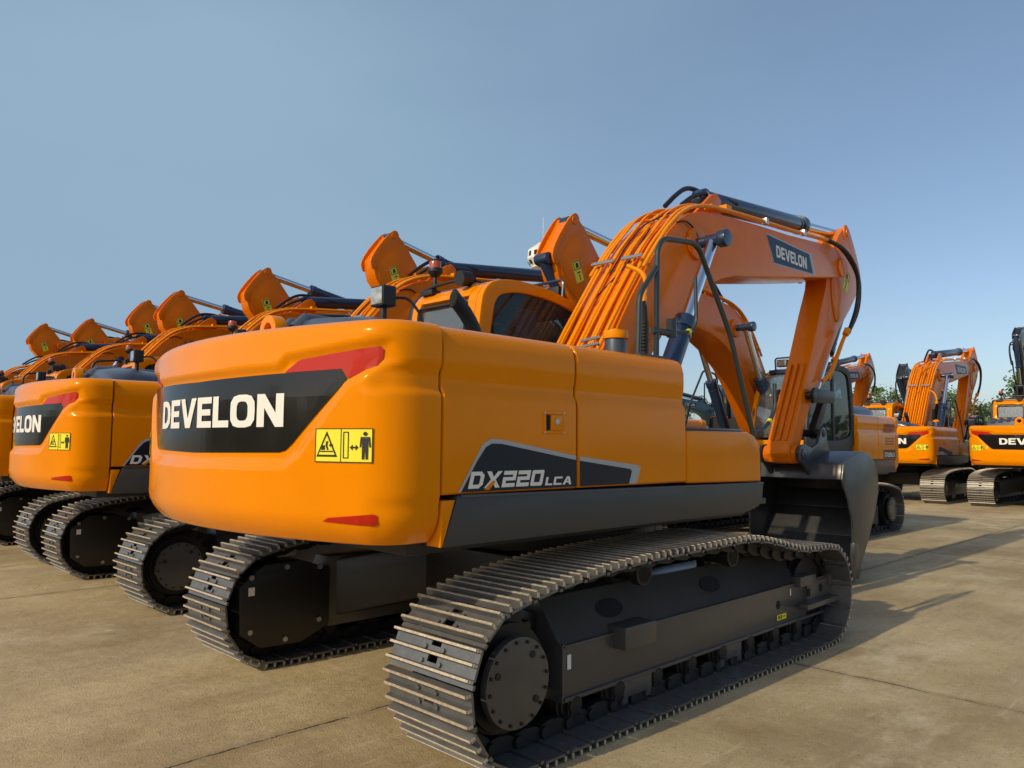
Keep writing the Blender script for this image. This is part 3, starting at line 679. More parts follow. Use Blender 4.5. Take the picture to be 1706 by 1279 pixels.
rr_ = [i for i in range(n) if CS[i][1] > 2.34 and i <= min(top)]
for y0, y1 in ((.42, .52), (1.13, 1.23)):
    P_ = [CS[i] for i in rr_]+[CT[i] for i in reversed(rr_)]; P_ = [(-.488, 2.34)]+P_+[(-.40, 2.34)] if P_[0][1] > 2.36 else P_
    q.prism(P_, y0, y1)
hh_ = [i for i in range(n) if CS[i][1] > 2.68 and i <= min(top)]
q.prism([CS[i] for i in hh_]+[CT[i] for i in reversed(hh_)], .52, 1.13)
for i in (8, 9, 10):  # front corner pillars on both sides of the windscreen
    a, c = CO[i], CO[i+1]; e, f = CI[i], CI[i+1]
q.box(1.27, 1.345, .42, 1.23, 1.30, 1.62); q.box(-.46, 1.34, .37, 1.23, 1.28, 1.34)
cb = q.build('cab', 'orange', X0, bevel=.012, smooth=50); UP.append(cb)
q = MB().ring(CS, CT, 1.23, 1.285); q.box(.28, .36, 1.235, 1.28, 1.6, 2.77); q.prism([(-.42, 1.32), (1.33, 1.32), (1.3, 1.62), (-.38, 1.62)], 1.232, 1.278)
lf = q.build('door_frame', 'black', cb, bevel=.012)
def pane(name, P, y0, y1, mk='glass', par=None): return MB().prism(P, y0, y1).build(name, mk, par or cb, smooth=0)
pane('side_window', inset(CI, -.01), .375, .383)
pane('door_window', inset(CI, -.01), 1.255, 1.263, 'glass')
q = MB(); q.add([(x, y, z) for dx in (0, .008) for x, y, z in ((-.452+dx, .50, 2.33), (-.452+dx, 1.15, 2.33), (-.415+dx, 1.15, 2.68), (-.415+dx, .50, 2.68))], [(0, 1, 2, 3), (7, 6, 5, 4), (0, 4, 5, 1), (1, 5, 6, 2), (2, 6, 7, 3), (3, 7, 4, 0)])
q.build('rear_window', 'clear', cb, smooth=0)
q = MB(); fp = [(.80, 2.70), (1.09, 2.46), (1.27, 2.04), (1.33, 1.66)]
q.add([(x+d, y, z) for d in (0, -.008) for y in (.43, 1.22) for x, z in fp], [(0, 1, 5, 4), (1, 2, 6, 5), (2, 3, 7, 6), (8, 12, 13, 9), (9, 13, 14, 10), (10, 14, 15, 11), (0, 8, 9, 1), (1, 9, 10, 2), (2, 10, 11, 3), (4, 5, 13, 12), (5, 6, 14, 13), (6, 7, 15, 14), (3, 11, 15, 7), (0, 4, 12, 8)])
q.build('windscreen', 'clear', cb, smooth=30)
q = MB()
for y in (.385, 1.255): q.tube([(.80, y, 2.71), (1.09, y, 2.47), (1.275, y, 2.05), (1.335, y, 1.65)], .022, 8)
q.build('window_seal', 'black', cb)
q = MB().ring([(-.515, 0), (-.515, 1)], [(-.5, 0), (-.5, 1)], 0, 0) if False else MB()
q.tube([(-.475, .52, 2.34), (-.475, 1.13, 2.34), (-.438, 1.13, 2.66), (-.438, .52, 2.66), (-.475, .52, 2.34)], .014, 6, .04); q.build('window_seal', 'black', cb)
q = MB(); q.box(.0, .5, .6, 1.05, 1.5, 1.72); q.prism([(-.05, 1.68), (.08, 1.68), (-.05, 2.35), (-.16, 2.35)], .6, 1.05); q.prism([(-.14, 2.36), (-.05, 2.36), (-.08, 2.56), (-.16, 2.56)], .7, .95)
q.box(.1, .6, .45, .56, 1.7, 1.8); q.box(.85, 1.05, .45, .6, 1.7, 2.0); q.cyl((.95, .8, 1.35), (.8, .8, 1.95), .03, 10); q.box(.75, .9, .7, .95, 1.92, 1.96)
q.build('seat', 'seat', cb, bevel=.03)
q = MB(); q.box(.02, .26, .43, .434, 2.30, 2.66); q.build('paper_sheet', 'paper', cb)
# amber beacon, camera and aerial on the roof
q = MB().cyl((-.34, 1.05, 2.80), (-.34, 1.05, 2.95), .018, 10); q.cyl((-.34, 1.05, 2.95), (-.34, 1.05, 2.985), .035, 16, .062); q.cyl((-.34, 1.05, 2.985), (-.34, 1.05, 3.02), .066, 20)
q.tube([(-.38, 1.16, 2.83), (-.37, .98, 2.86), (-.36, .75, 2.87), (-.33, .62, 2.87)], .015, 8); q.box(-.40, -.30, 1.02, 1.18, 2.79, 2.83)
bc = q.build('beacon', 'black', cb, bevel=.003)
q = MB().cyl((-.34, 1.05, 3.02), (-.34, 1.05, 3.085), .054, 20, .048); q.build('beacon_lens', 'amber', bc, bevel=.008)
q = MB().cyl((-.44, .62, 2.86), (-.33, .62, 2.87), .062, 18); q.cyl((-.33, .62, 2.87), (-.28, .62, 2.87), .03, 12); q.tube([(-.33, .62, 2.86), (-.27, .55, 2.85), (-.22, .58, 2.80)], .008, 6, .05)
q.build('rear_camera', 'black', cb)
# front roof lights
q = MB(); q.tube([(.62, .45, 2.78), (.64, .45, 2.99), (.64, 1.18, 2.99), (.62, 1.18, 2.78)], .014, 8, .05); q.box(.66, .80, .42, 1.22, 2.72, 2.78)
fl = q.build('light_bar', 'navy', cb)
for y in (.62, 1.0):
    q = MB().box(.66, .76, y-.09, y+.09, 2.83, 2.95); lb = q.build('roof_lamp', 'black', fl, bevel=.01); MB().box(.76, .766, y-.08, y+.08, 2.84, 2.94).build('lamp_lens', 'lamp', lb)

# ---- handrails and mirror arms on the right
q = MB()
q.tube([(-.54, -1.2, 2.06), (-.52, -1.2, 2.47), (-.33, -1.2, 2.68)], .019, 10, .06)
q.tube([(-.34, -1.2, 2.06), (-.32, -1.2, 2.80), (-.25, -1.2, 2.885), (.10, -1.2, 2.925), (.19, -1.2, 2.90), (.60, -1.2, 2.34), (.90, -1.2, 1.66), (1.0, -1.2, 1.40), (.96, -1.2, 1.12), (.80, -1.2, 1.06)], .019, 10, .07)
q.box(-.58, -.26, -1.25, -1.10, 2.075, 2.095); q.box(.72, 1.02, -1.24, -1.16, 1.10, 1.14)
hr = q.build('handrail', 'rail', X0); UP.append(hr)
q = MB(); q.tube([(.135, -1.2, 2.69), (.145, -1.2, 2.38), (.10, -1.2, 2.31), (-.02, -1.2, 2.285), (-.34, -1.2, 2.265)], .013, 8, .06); q.cyl((-.16, -1.2, 2.24), (-.16, -1.2, 2.36), .034, 14); q.cyl((-.38, -1.2, 2.262), (-.12, -1.2, 2.262), .022, 10)
ma = q.build('mirror_arm', 'rail', X0); UP.append(ma)
MB().cyl((.035, -1.2, 2.297), (.06, -1.2, 2.303), .019, 10).build('arm_band', 'yellow', ma)
q = MB(); q.tube([(1.28, -1.2, 2.02), (1.28, -1.2, 1.83), (1.21, -1.2, 1.74), (1.10, -1.2, 1.66), (.92, -1.2, 1.64)], .016, 8, .06)
ma = q.build('mirror_arm', 'rail', X0); UP.append(ma)
MB().cyl((1.17, -1.2, 1.712), (1.195, -1.2, 1.727), .021, 10).build('arm_band', 'yellow', ma)
q = MB(); q.tube([(.50, -.5, 2.66), (.52, -.5, 2.56), (.56, -.47, 2.3), (.57, -.45, 2.0)], .030, 12, .05)
for k in range(16): q.cyl((.53+.0025*k, -.495+.002*k, 2.50-.026*k), (.531+.0025*k, -.495+.002*k, 2.488-.026*k), .036, 12)
UP.append(q.build('corrugated_hose', 'rubber', X0))

# ---- boom
BT = [(-.02, 1.72), (.02, 1.86), (.22, 2.10), (.46, 2.44), (.67, 2.75), (.85, 2.985), (1.03, 3.2), (1.22, 3.41), (1.40, 3.56), (1.56, 3.65), (1.81, 3.725), (2.31, 3.775), (2.83, 3.81), (3.59, 3.85), (4.70, 3.94), (4.88, 3.92),
      (5.06, 3.82), (5.10, 3.72), (5.04, 3.62), (4.80, 3.57), (3.95, 3.43), (2.81, 3.255), (2.40, 3.20), (2.15, 3.135), (1.93, 3.05), (1.73, 2.94), (1.46, 2.78), (1.16, 2.52), (.95, 2.28), (.72, 2.0), (.50, 1.72), (.36, 1.60), (.16, 1.55), (.02, 1.62)]
q = MB().prism(BT, -.265, .265)
bo = q.build('boom', 'orange_link', X0, bevel=.012); UP.append(bo); LK.append(bo)
q = MB()
for s in (-1, 1):
    MB().cyl((1.66, s*.265, 3.38), (1.66, s*.30, 3.38), .15, 28).build('pin_boss', 'orange_link', bo, bevel=.006)
    MB().cyl((5.0, s*.262, 3.72), (5.0, s*.285, 3.72), .12, 24).build('pin_boss', 'orange_link', bo, bevel=.006)
    MB().prism([(1.80, 3.70), (2.10, 3.74), (2.35, 3.76), (2.34, 3.97), (2.26, 4.03), (2.17, 4.0)], s*.13-.02, s*.13+.02).build('boom_bracket', 'orange_link', bo, bevel=.006)
q = MB().cyl((1.66, -.56, 3.38), (1.66, .56, 3.38), .05, 20)
for s in (-1, 1): q.cyl((1.66, s*.52, 3.38), (1.66, s*.60, 3.38), .078, 24)
q.build('boom_pin', 'navy', bo, bevel=.004)
# brand plate on both sides of the boom
PLT = [(3.06, 3.75), (4.08, 3.72), (4.17, 3.51), (3.22, 3.475)]
PLW = [(3.05, 3.765), (4.14, 3.735), (4.245, 3.50), (3.205, 3.46)]
for s in (-1, 1):
    fm = lambda o, s=s: (lambda u, v: (u, s*(.265+o), v))
    bp2 = decal([PLW], fm(.002), 'brand_plate', 'grey', bo); pf_ = decal([PLT], fm(.0035), 'plate_field', 'sign', bp2)
    w = word('DEVELON', .74, .13, -.10)
    if s < 0: T = [[(3.27+u, 3.545+v-u*.012) for u, v in p] for p in w]
    else: T = [[(4.03-u, 3.545+v) for u, v in word_p] for word_p in w]
    decal(T, fm(.005), 'brand_lettering', 'white', bp2)
# hydraulic pipes along the back of the boom
def along(P, off):
    out = []
    for i in range(len(P)):
        a = Vector(P[max(0, i-1)]); c = Vector(P[min(len(P)-1, i+1)]); t = (c-a).normalized(); nn = Vector((-t.y, t.x)); p = Vector(P[i])+nn*off; out.append((p.x, p.y))
    return out
SPN = BT[2:15]
q = MB()
LAY = [(-.23, .060, .016, 12), (-.17, .085, .012, 13), (-.115, .055, .0175, 8), (-.055, .075, .012, 9), (.0, .055, .018, 9), (.06, .095, .013, 8), (.115, .060, .017, 7), (.175, .085, .012, 12), (.235, .065, .018, 13)]
for y, off, r, k in LAY:
    P = along(SPN[:k], off); a_, c_ = Vector(P[1]), Vector(P[4]); P = [P[0], tuple(a_.lerp(c_, .05)), P[4]]+P[6:]
    q.tube([(x, y, z) for x, z in P]+([(P[-1][0]+.12, y*.8, P[-1][1]+.03)] if k < 11 else []), r, 10, .12)
for y in (-.285, .285): P = along(SPN[3:13], .05); q.tube([(x, y, z) for x, z in P], .019, 8, .12)
for x, z in ((2.26, 3.86), (1.98, 3.80)): q.box(x-.05, x+.05, -.28, -.20, z-.02, z+.02)
q.build('boom_pipe', 'pipe', bo, smooth=60)
q = MB()
for i, f in ((3, .3),):
    a, c = Vector(SPN[i]), Vector(SPN[i+1]); p = a.lerp(c, f); t = (c-a).normalized(); nn = Vector((-t.y, t.x)); p2 = p+nn*.118
    for y0, y1 in ((-.27, -.06), (.02, .27)):
        vs = [(p2+t*a_+nn*b_) for a_ in (-.02, .02) for b_ in (-.008, .008)]
        q.add([(v.x, y, v.y) for y in (y0, y1) for v in vs], [(0, 1, 3, 2), (4, 6, 7, 5), (0, 4, 5, 1), (2, 3, 7, 6), (0, 2, 6, 4), (1, 5, 7, 3)])
for x, z in ((3.0, 3.87), (3.9, 3.93)): q.box(x-.03, x+.03, -.31, -.255, z-.03, z+.035)
q.build('pipe_clamp', 'steel', bo, bevel=.004)
for P, r, bd in (([(1.72, .10, 3.83), (1.90, .10, 3.98), (2.12, .11, 4.12), (2.42, .12, 4.14), (2.72, .13, 4.05)], .024, .2), ([(1.76, -.06, 3.82), (1.96, -.05, 3.95), (2.2, -.05, 4.04), (2.45, -.06, 4.06), (2.75, -.1, 4.04)], .021, .2),
  ([(1.35, -.27, 3.52), (1.48, -.285, 3.56), (1.60, -.285, 3.52), (1.65, -.30, 3.44)], .008, .1), ([(4.55, -.29, 3.98), (4.95, -.34, 3.93), (5.28, -.36, 3.70), (5.32, -.33, 3.3), (5.12, -.28, 2.92)], .024, .25),
  ([(4.6, -.25, 4.0), (5.05, -.27, 3.98), (5.48, -.30, 3.68), (5.46, -.28, 3.25), (5.2, -.25, 2.95)], .027, .25)):
    MB().tube(P, r, 10, bd).build('hydraulic_hose', 'rubber', bo)
q = MB().tube([(.75, .02, 2.99), (1.0, .03, 3.29), (1.2, -.02, 3.52), (1.35, -.2, 3.62)], .007, 6, .1); q.tube([(.6, .1, 2.74), (.85, -.1, 3.08), (1.15, -.12, 3.45)], .007, 6, .1); q.build('cable', 'rubber', bo)
q = MB(); q.tube([(.62, -.262, 3.0), (.66, -.40, 2.93), (.58, -.48, 2.80), (.51, -.5, 2.68)], .019, 8, .08); q.cyl((.515, -.5, 2.70), (.505, -.5, 2.63), .03, 10); q.build('drain_pipe', 'pipe', bo)
# cylinders: barrel + chrome rod
def cylinder(name, a, c, split, y, r, rr, barrel='navy', base=.06, parent=X0):
    a = Vector((a[0], y, a[1])); c = Vector((c[0], y, c[1])); d = c-a; m_ = a+d*split
    q = MB().cyl(a, m_, r, 26); q.cyl(m_-d.normalized()*.11, m_, r*1.14, 26); q.cyl(a-Vector((0, base, 0)), a+Vector((0, base, 0)), r*1.05, 20)
    q.cyl(m_-d.normalized()*.19, m_-d.normalized()*.16, r*1.06, 26)
    o = q.build(name, barrel, parent, bevel=.004)
    q = MB().cyl(m_, c, rr, 20); rd = q.build('piston_rod', 'chrome', o)
    q = MB().cyl(c-Vector((0, base, 0)), c+Vector((0, base, 0)), rr*1.15, 20); q.build('rod_eye', 'navy', o)
    return o
for s in (-1, 1):
    c = cylinder('boom_cylinder', (.62, 1.62), (1.66, 3.38), .56, s*.45, .085, .05); UP.append(c); LK.append(c)
c = cylinder('arm_cylinder', (2.22, 3.985), (5.51, 4.285), .69, 0, .10, .06); UP.append(c); LK.append(c)
# ---- arm
AR = [(5.43, 4.33), (5.48, 4.352), (5.54, 4.33), (5.67, 4.12), (5.86, 3.82), (5.85, 3.70), (5.78, 3.50), (5.55, 3.28), (5.21, 3.0), (4.82, 2.56), (4.63, 2.35), (4.22, 1.86), (4.04, 1.55), (4.0, 1.40), (3.90, 1.33), (3.80, 1.35), (3.75, 1.44), (3.78, 1.56), (4.03, 2.0), (4.35, 2.55), (4.64, 3.12), (4.84, 3.48), (4.88, 3.68), (5.0, 3.92), (5.28, 4.22)]
q = MB().prism(AR, -.135, .135); ar = q.build('arm', 'orange_link', X0, bevel=.01); UP.append(ar); LK.append(ar)
for s in (-1, 1):
    MB().prism(chaikin([(5.41, 4.38), (5.56, 4.385), (5.94, 3.82), (5.88, 3.64), (5.80, 3.66), (5.60, 3.97), (5.41, 4.18)], 2), s*.122, s*.146).build('arm_lug', 'orange_link', ar, bevel=.004)
    MB().prism(chaikin([(5.46, 4.19), (5.66, 3.98), (5.79, 3.76), (5.74, 3.52), (5.45, 3.27), (5.12, 3.02), (5.0, 3.22), (4.96, 3.62), (5.08, 3.9), (5.3, 4.14)], 3), s*.137, s*.149).build('arm_plate', 'orange_link', ar, bevel=.004)
MB().cyl((5.51, -.158, 4.285), (5.51, .158, 4.285), .055, 18).build('arm_pin', 'orange_link', ar, bevel=.004)
MB().cyl((3.88, -.19, 1.44), (3.88, .19, 1.44), .10, 24).build('arm_boss', 'orange_link', ar, bevel=.004)
for y in (-.078, .0, .078): MB().prism([(3.80, 1.60), (3.775, 1.60), (4.28, 2.50), (4.31, 2.50)], y-.018, y+.018).build('arm_rib', 'orange_link', ar, bevel=.004)
al_ = decal([[(5.42, 3.80), (5.56, 3.73), (5.45, 3.47), (5.31, 3.54)]], lambda u, v: (u, -.1505, v), 'warning_label', 'yellow', ar)
decal(ringpolys([(5.42, 3.79), (5.545, 3.73), (5.50, 3.625), (5.375, 3.685)], [(5.425, 3.775), (5.53, 3.725), (5.493, 3.64), (5.388, 3.69)])+[[(5.445, 3.745), (5.49, 3.725), (5.47, 3.665), (5.42, 3.69)], [(5.385, 3.645), (5.45, 3.615), (5.445, 3.60), (5.38, 3.63)], [(5.40, 3.60), (5.415, 3.595), (5.385, 3.525), (5.37, 3.535)]], lambda u, v: (u, -.152, v), 'pictogram', 'ink', al_)
al_ = decal([[(5.42, 3.80), (5.56, 3.73), (5.45, 3.47), (5.31, 3.54)]], lambda u, v: (u, .1505, v), 'warning_label', 'yellow', ar)
decal(ringpolys([(5.42, 3.79), (5.545, 3.73), (5.50, 3.625), (5.375, 3.685)], [(5.425, 3.775), (5.53, 3.725), (5.493, 3.64), (5.388, 3.69)])+[[(5.445, 3.745), (5.49, 3.725), (5.47, 3.665), (5.42, 3.69)], [(5.385, 3.645), (5.45, 3.615), (5.445, 3.60), (5.38, 3.63)], [(5.40, 3.60), (5.415, 3.595), (5.385, 3.525), (5.37, 3.535)]], lambda u, v: (u, .152, v), 'pictogram', 'ink', al_)
q = MB(); q.tube([(5.15, -.24, 2.93), (5.02, -.23, 2.78), (4.75, -.22, 2.45), (4.66, -.2, 2.35), (4.55, -.18, 2.3)], .022, 8, .1); q.tube([(5.25, -.21, 2.98), (4.95, -.2, 2.6), (4.72, -.19, 2.32)], .02, 8, .1)
q.cyl((5.13, -.27, 2.97), (5.08, -.26, 2.9), .04, 12)
q.build('arm_pipe', 'pipe', ar)
c = cylinder('bucket_cylinder', (5.93, 3.72), (4.72, 2.12), .64, 0, .07, .042, base=.10); UP.append(c); LK.append(c)
q = MB()
for s in (-1, 1):
    q.prism([(4.16, 2.13), (4.24, 2.20), (4.78, 2.18), (4.80, 2.08), (4.72, 2.04), (4.2, 2.02)], s*.215-.018, s*.215+.018)
    q.prism([(4.66, 2.10), (4.72, 2.18), (4.80, 2.12), (4.50, 1.66), (4.42, 1.62), (4.36, 1.70)], s*.12-.04, s*.12+.04)
q.cyl((4.72, -.23, 2.12), (4.72, .23, 2.12), .045, 18); q.cyl((4.22, -.24, 2.11), (4.22, .24, 2.11), .045, 18); q.cyl((4.43, -.25, 1.68), (4.43, .25, 1.68), .045, 18)
lkk = q.build('bucket_link', 'chassis', X0, bevel=.006); UP.append(lkk); LK.append(lkk)
# ---- bucket
BM = [(4.02, 1.17), (4.19, .945), (4.285, .69), (4.285, .44), (4.33, .13)]
BK = [(4.07, 1.335), (4.58, 1.475), (4.78, 1.455), (4.96, 1.35), (5.06, 1.18), (5.06, 1.0), (4.95, .78), (4.72, .47), (4.38, .09)]
yl, yr = .62, -.58
q = MB()
for y0, y1 in ((yr-.025, yr), (yl, yl+.025)): q.prism(BM+BK[::-1], y0, y1)
IN = [(4.09, 1.29), (4.57, 1.44), (4.76, 1.42), (4.925, 1.325), (5.02, 1.165), (5.02, 1.01), (4.92, .80), (4.69, .495), (4.36, .115)]
for i in range(len(BK)-1):
    a, c, e, f = BK[i], BK[i+1], IN[i], IN[i+1]
    q.add([(a[0], yr, a[1]), (c[0], yr, c[1]), (c[0], yl, c[1]), (a[0], yl, a[1]), (e[0], yr, e[1]), (f[0], yr, f[1]), (f[0], yl, f[1]), (e[0], yl, e[1])], [(0, 1, 2, 3), (4, 7, 6, 5), (0, 4, 5, 1), (3, 2, 6, 7), (0, 3, 7, 4), (1, 5, 6, 2)])
q.prism([(4.02, 1.17), (4.07, 1.335), (4.10, 1.33), (4.05, 1.16)], yr, yl)
bk = q.build('bucket', 'bucket', X0, bevel=.008); UP.append(bk); LK.append(bk)
q = MB()
for s in (-1, 1):
    q.prism([(3.77, 1.37), (3.76, 1.46), (3.83, 1.54), (3.93, 1.55), (4.10, 1.51), (4.26, 1.56), (4.36, 1.72), (4.43, 1.76), (4.50, 1.70), (4.52, 1.58), (4.60, 1.45), (4.3, 1.38), (4.09, 1.28), (4.04, 1.20), (3.88, 1.33)], s*.225-.016, s*.225+.016)
q.cyl((3.88, -.255, 1.44), (3.88, .255, 1.44), .06, 20)
q.build('bucket_ear', 'bucket', bk, bevel=.006)
for y0, y1 in ((yr-.035, yr+.01), (yl-.01, yl+.035)): MB().prism([(4.28, .47), (4.26, .30), (4.31, .08), (4.40, .07), (4.46, .20), (4.40, .45)], y0, y1).build('side_cutter', 'bucket', bk, bevel=.005)
for k in range(5):
    y = yr+.06+(yl-yr-.12)*k/4
    q = MB(); q.add([(4.42, y-.06, .18), (4.48, y-.06, .13), (4.42, y+.06, .18), (4.48, y+.06, .13), (4.30, y-.05, .07), (4.34, y-.05, .03), (4.30, y+.05, .07), (4.34, y+.05, .03), (4.17, y-.04, .005), (4.18, y-.04, .0), (4.17, y+.04, .005), (4.18, y+.04, .0)],
        [(0, 2, 3, 1), (0, 4, 6, 2), (1, 3, 7, 5), (0, 1, 5, 4), (2, 6, 7, 3), (4, 8, 10, 6), (5, 7, 11, 9), (4, 5, 9, 8), (6, 10, 11, 7), (8, 9, 11, 10)])
    q.build('bucket_tooth', 'bucket', bk, bevel=.004)

# ------------------------------------------------------------------ copies
def kids(o): return [c for c in o.children]
def copy_machine(loc, rz=0, lift=0, slew=0, far=False, paint=None, lscale=1, skip=(), scale=1, arm=0, short=False):
    r = X0.copy(); COL.objects.link(r); r.location = loc; r.rotation_euler = (0, 0, rz); r.scale = (scale,)*3
    S = Matrix.Rotation(slew, 4, 'Z'); Lm = Matrix.Translation(FOOT) @ Matrix.Rotation(-lift, 4, 'Y') @ Matrix.Scale(lscale, 4) @ Matrix.Translation(-FOOT)
    def cp(o, par, top):
        if o.name.split('.')[0] in skip: return
        c = o.copy(); COL.objects.link(c); c.parent = par
        if top:
            m = Matrix.Identity(4)
            if o in UP: m = S
            if o in LK: m = S @ Lm
            if arm or short:
                nm_ = o.name.split('.')[0]; Pv = Vector((5.0, 0, 3.72)); At = Matrix.Translation(Pv) @ Matrix.Rotation(-arm, 4, 'Y') @ Matrix.Translation(-Pv)
                if nm_ in ('arm', 'bucket', 'bucket_link'): m = m @ At
                if nm_ == 'bucket_cylinder':          # mounted lower down the arm
                    e_ = Vector((4.72, 0, 2.12)); m = m @ At @ Matrix.Translation(e_) @ Matrix.Scale(.6, 4) @ Matrix.Translation(-e_)
                if nm_ == 'arm_cylinder':
                    b_ = Vector((2.22, 0, 3.985)); e0 = Vector((5.51, 0, 4.285)); e1 = At @ e0; v0 = e0-b_; v1 = e1-b_
                    m = m @ Matrix.Translation(b_) @ Matrix.Rotation(-(math.atan2(v1.z, v1.x)-math.atan2(v0.z, v0.x)), 4, 'Y') @ Matrix.Scale(v1.length/v0.length, 4) @ Matrix.Translation(-b_)
            c.matrix_local = m
        nm = o.name.split('.')[0]
        if far and nm == 'crawler_track':
            c.data = far_track[-1 if o is tracks[0] else 1]; return c
        if paint and (o in LK or (o.parent in LK)):
            key = o.data.name+'_'+paint
            me = bpy.data.meshes.get(key)
            if not me:
                me = o.data.copy(); me.name = key
                for i, mm in enumerate(me.materials):
                    if mm and mm.name.startswith('orange'): me.materials[i] = M[paint]
            c.data = me
        for k in kids(o): cp(k, c, False)
        return c
    for k in kids(X0): cp(k, r, True)
    return r
GRP = 'orange excavators parked in the yard'
def lab(o, l): return tag(o, l, 'excavator', GRP)
ex2 = copy_machine((.20, 4.46, 0), slew=R(-5))
row = [ex2]
for loc in ((.22, 8.22, 0), (0, 11.5, 0), (-.1, 15.3, 0), (-.4, 18.6, 0), (-.2, 23.2, 0)): row.append(copy_machine(loc, far=True, slew=R((-4, 1, -2, 1.5, 0)[len(row)-1]), lift=R((0, .8, -.6, .5, 0)[len(row)-1])))
# the facing row, arms reaching in between
face = []
PI = math.pi
for fx, fy, fz in ((2.95, 2.42, 4.45), (2.95, 6.3, 4.97), (2.45, 9.65, 4.8), (2.1, 12.85, 4.75), (2.75, 16.6, 5.1), (2.5, 20.3, 5.0), (2.2, 23.9, 5.2)):   # where each arm tip stands
    aw = 0; lift = 0
    for _ in range(6):
        aw = R(4)-lift if face else 0
        tip = Vector((5.49-5.0, 4.345-3.72)); tip.rotate(Matrix.Rotation(aw, 2)); tip += Vector((5.0-.2, 3.72-1.72))
        a_ = math.asin((fz-1.72)/tip.length); lift = a_-math.atan2(tip.y, tip.x); loc = (fx+.2+tip.length*math.cos(a_), fy, 0)
    face.append(copy_machine(loc, PI, lift, far=True, arm=aw, short=len(face) > 0))
far = []
for loc, lift, ls in (((20.4, 3.95, 0), 2, 1.2), ((20.4, .42, 0), 2, 1), ((20.6, 7.4, 0), 5, 1.1)):
    far.append(copy_machine(loc, 0, R(lift), far=True, lscale=ls))
blk = [copy_machine((32.5, 6.3, 0), PI, R(4), far=True, paint='blackpaint'), copy_machine((35.4, 3.3, 0), PI, R(24.5), far=True, paint='blackpaint')]
teal = [copy_machine((33.5, 14.6, 0), PI, R(0), far=True, paint='teal'), copy_machine((34.0, 18.0, 0), PI, R(0), far=True, paint='teal')]
lab(X0, 'nearest orange excavator filling the middle, seen whole from its rear right corner')
for o, l in zip(row, ('orange excavator parked just left of the nearest one, partly behind its rear', 'third excavator of the left row, only a sliver of its rear at the frame edge',
    'fourth excavator of the left row, boom arch peeking over the engine hoods', 'fifth excavator of the left row, small boom arch against the sky', 'sixth excavator of the left row, its boom far back near the left edge', 'last and smallest boom of the left row at the left edge')): lab(o, l)
for o, l in zip(face, ('orange excavator facing the camera behind the bucket, dark cab door and roof lamps visible', 'facing excavator whose tall arm tip rises right behind the work lamp', 'facing excavator whose arm tip rises left of the lifting eye',
    'facing excavator with the larger arm tip of the close pair on the left', 'facing excavator with the smaller arm tip of the close pair on the left', 'facing excavator showing only the second arm tip from the left edge', 'facing excavator showing only the leftmost arm tip')): lab(o, l)
for o, l in zip(far, ('distant orange excavator at the right with raised boom, seen from behind', 'distant orange excavator cut by the right edge with white letters on its dark panel', 'distant excavator mostly hidden behind the facing cab, only its arm top showing')): lab(o, l)
for o, l in zip(blk, ('distant excavator with a slim black arm standing left of the far raised boom', 'distant excavator with a tall black arm cut by the right edge')): lab(o, l)
for o, l in zip(teal, ('distant excavator with teal arm glimpsed below the near boom, right one of two', 'distant excavator with teal arm glimpsed below the near boom, left one of two')): lab(o, l)
# model plate on the facing machine's left side
d = [c for c in face[0].children if c.name.startswith('side_door')]
on3 = lambda o: (lambda u, v: (u, 1.35+o, v))
for c in d:
    xs_ = [v.co.x for v in c.data.vertices if v.co.y > 1]
    if xs_ and max(xs_) < -1.35:
        pl = decal([rect(-2.215, 1.315, -1.62, 1.47)], on3(.002), 'model_plate', 'decal', c)
        decal([[(-1.66-u, 1.345+v) for u, v in p] for p in tech('DX', .15, .085)], on3(.004), 'model_lettering', 'white', pl)
        decal([[(-1.83-u, 1.345+v) for u, v in p] for p in tech('225NLCA', .34, .075)], on3(.004), 'model_lettering', 'white', pl)
        gr = [rect(-2.18+.055*i, z, -2.145+.055*i, z+.07) for i in range(9) for z in (1.90-.03, 1.79)]+[rect(-2.15+.055*i, z, -2.115+.055*i, z+.03) for i in range(8) for z in (1.56, 1.61, 1.66)]
        decal(gr, on3(.0015), 'vent_grille', 'redhose', c)

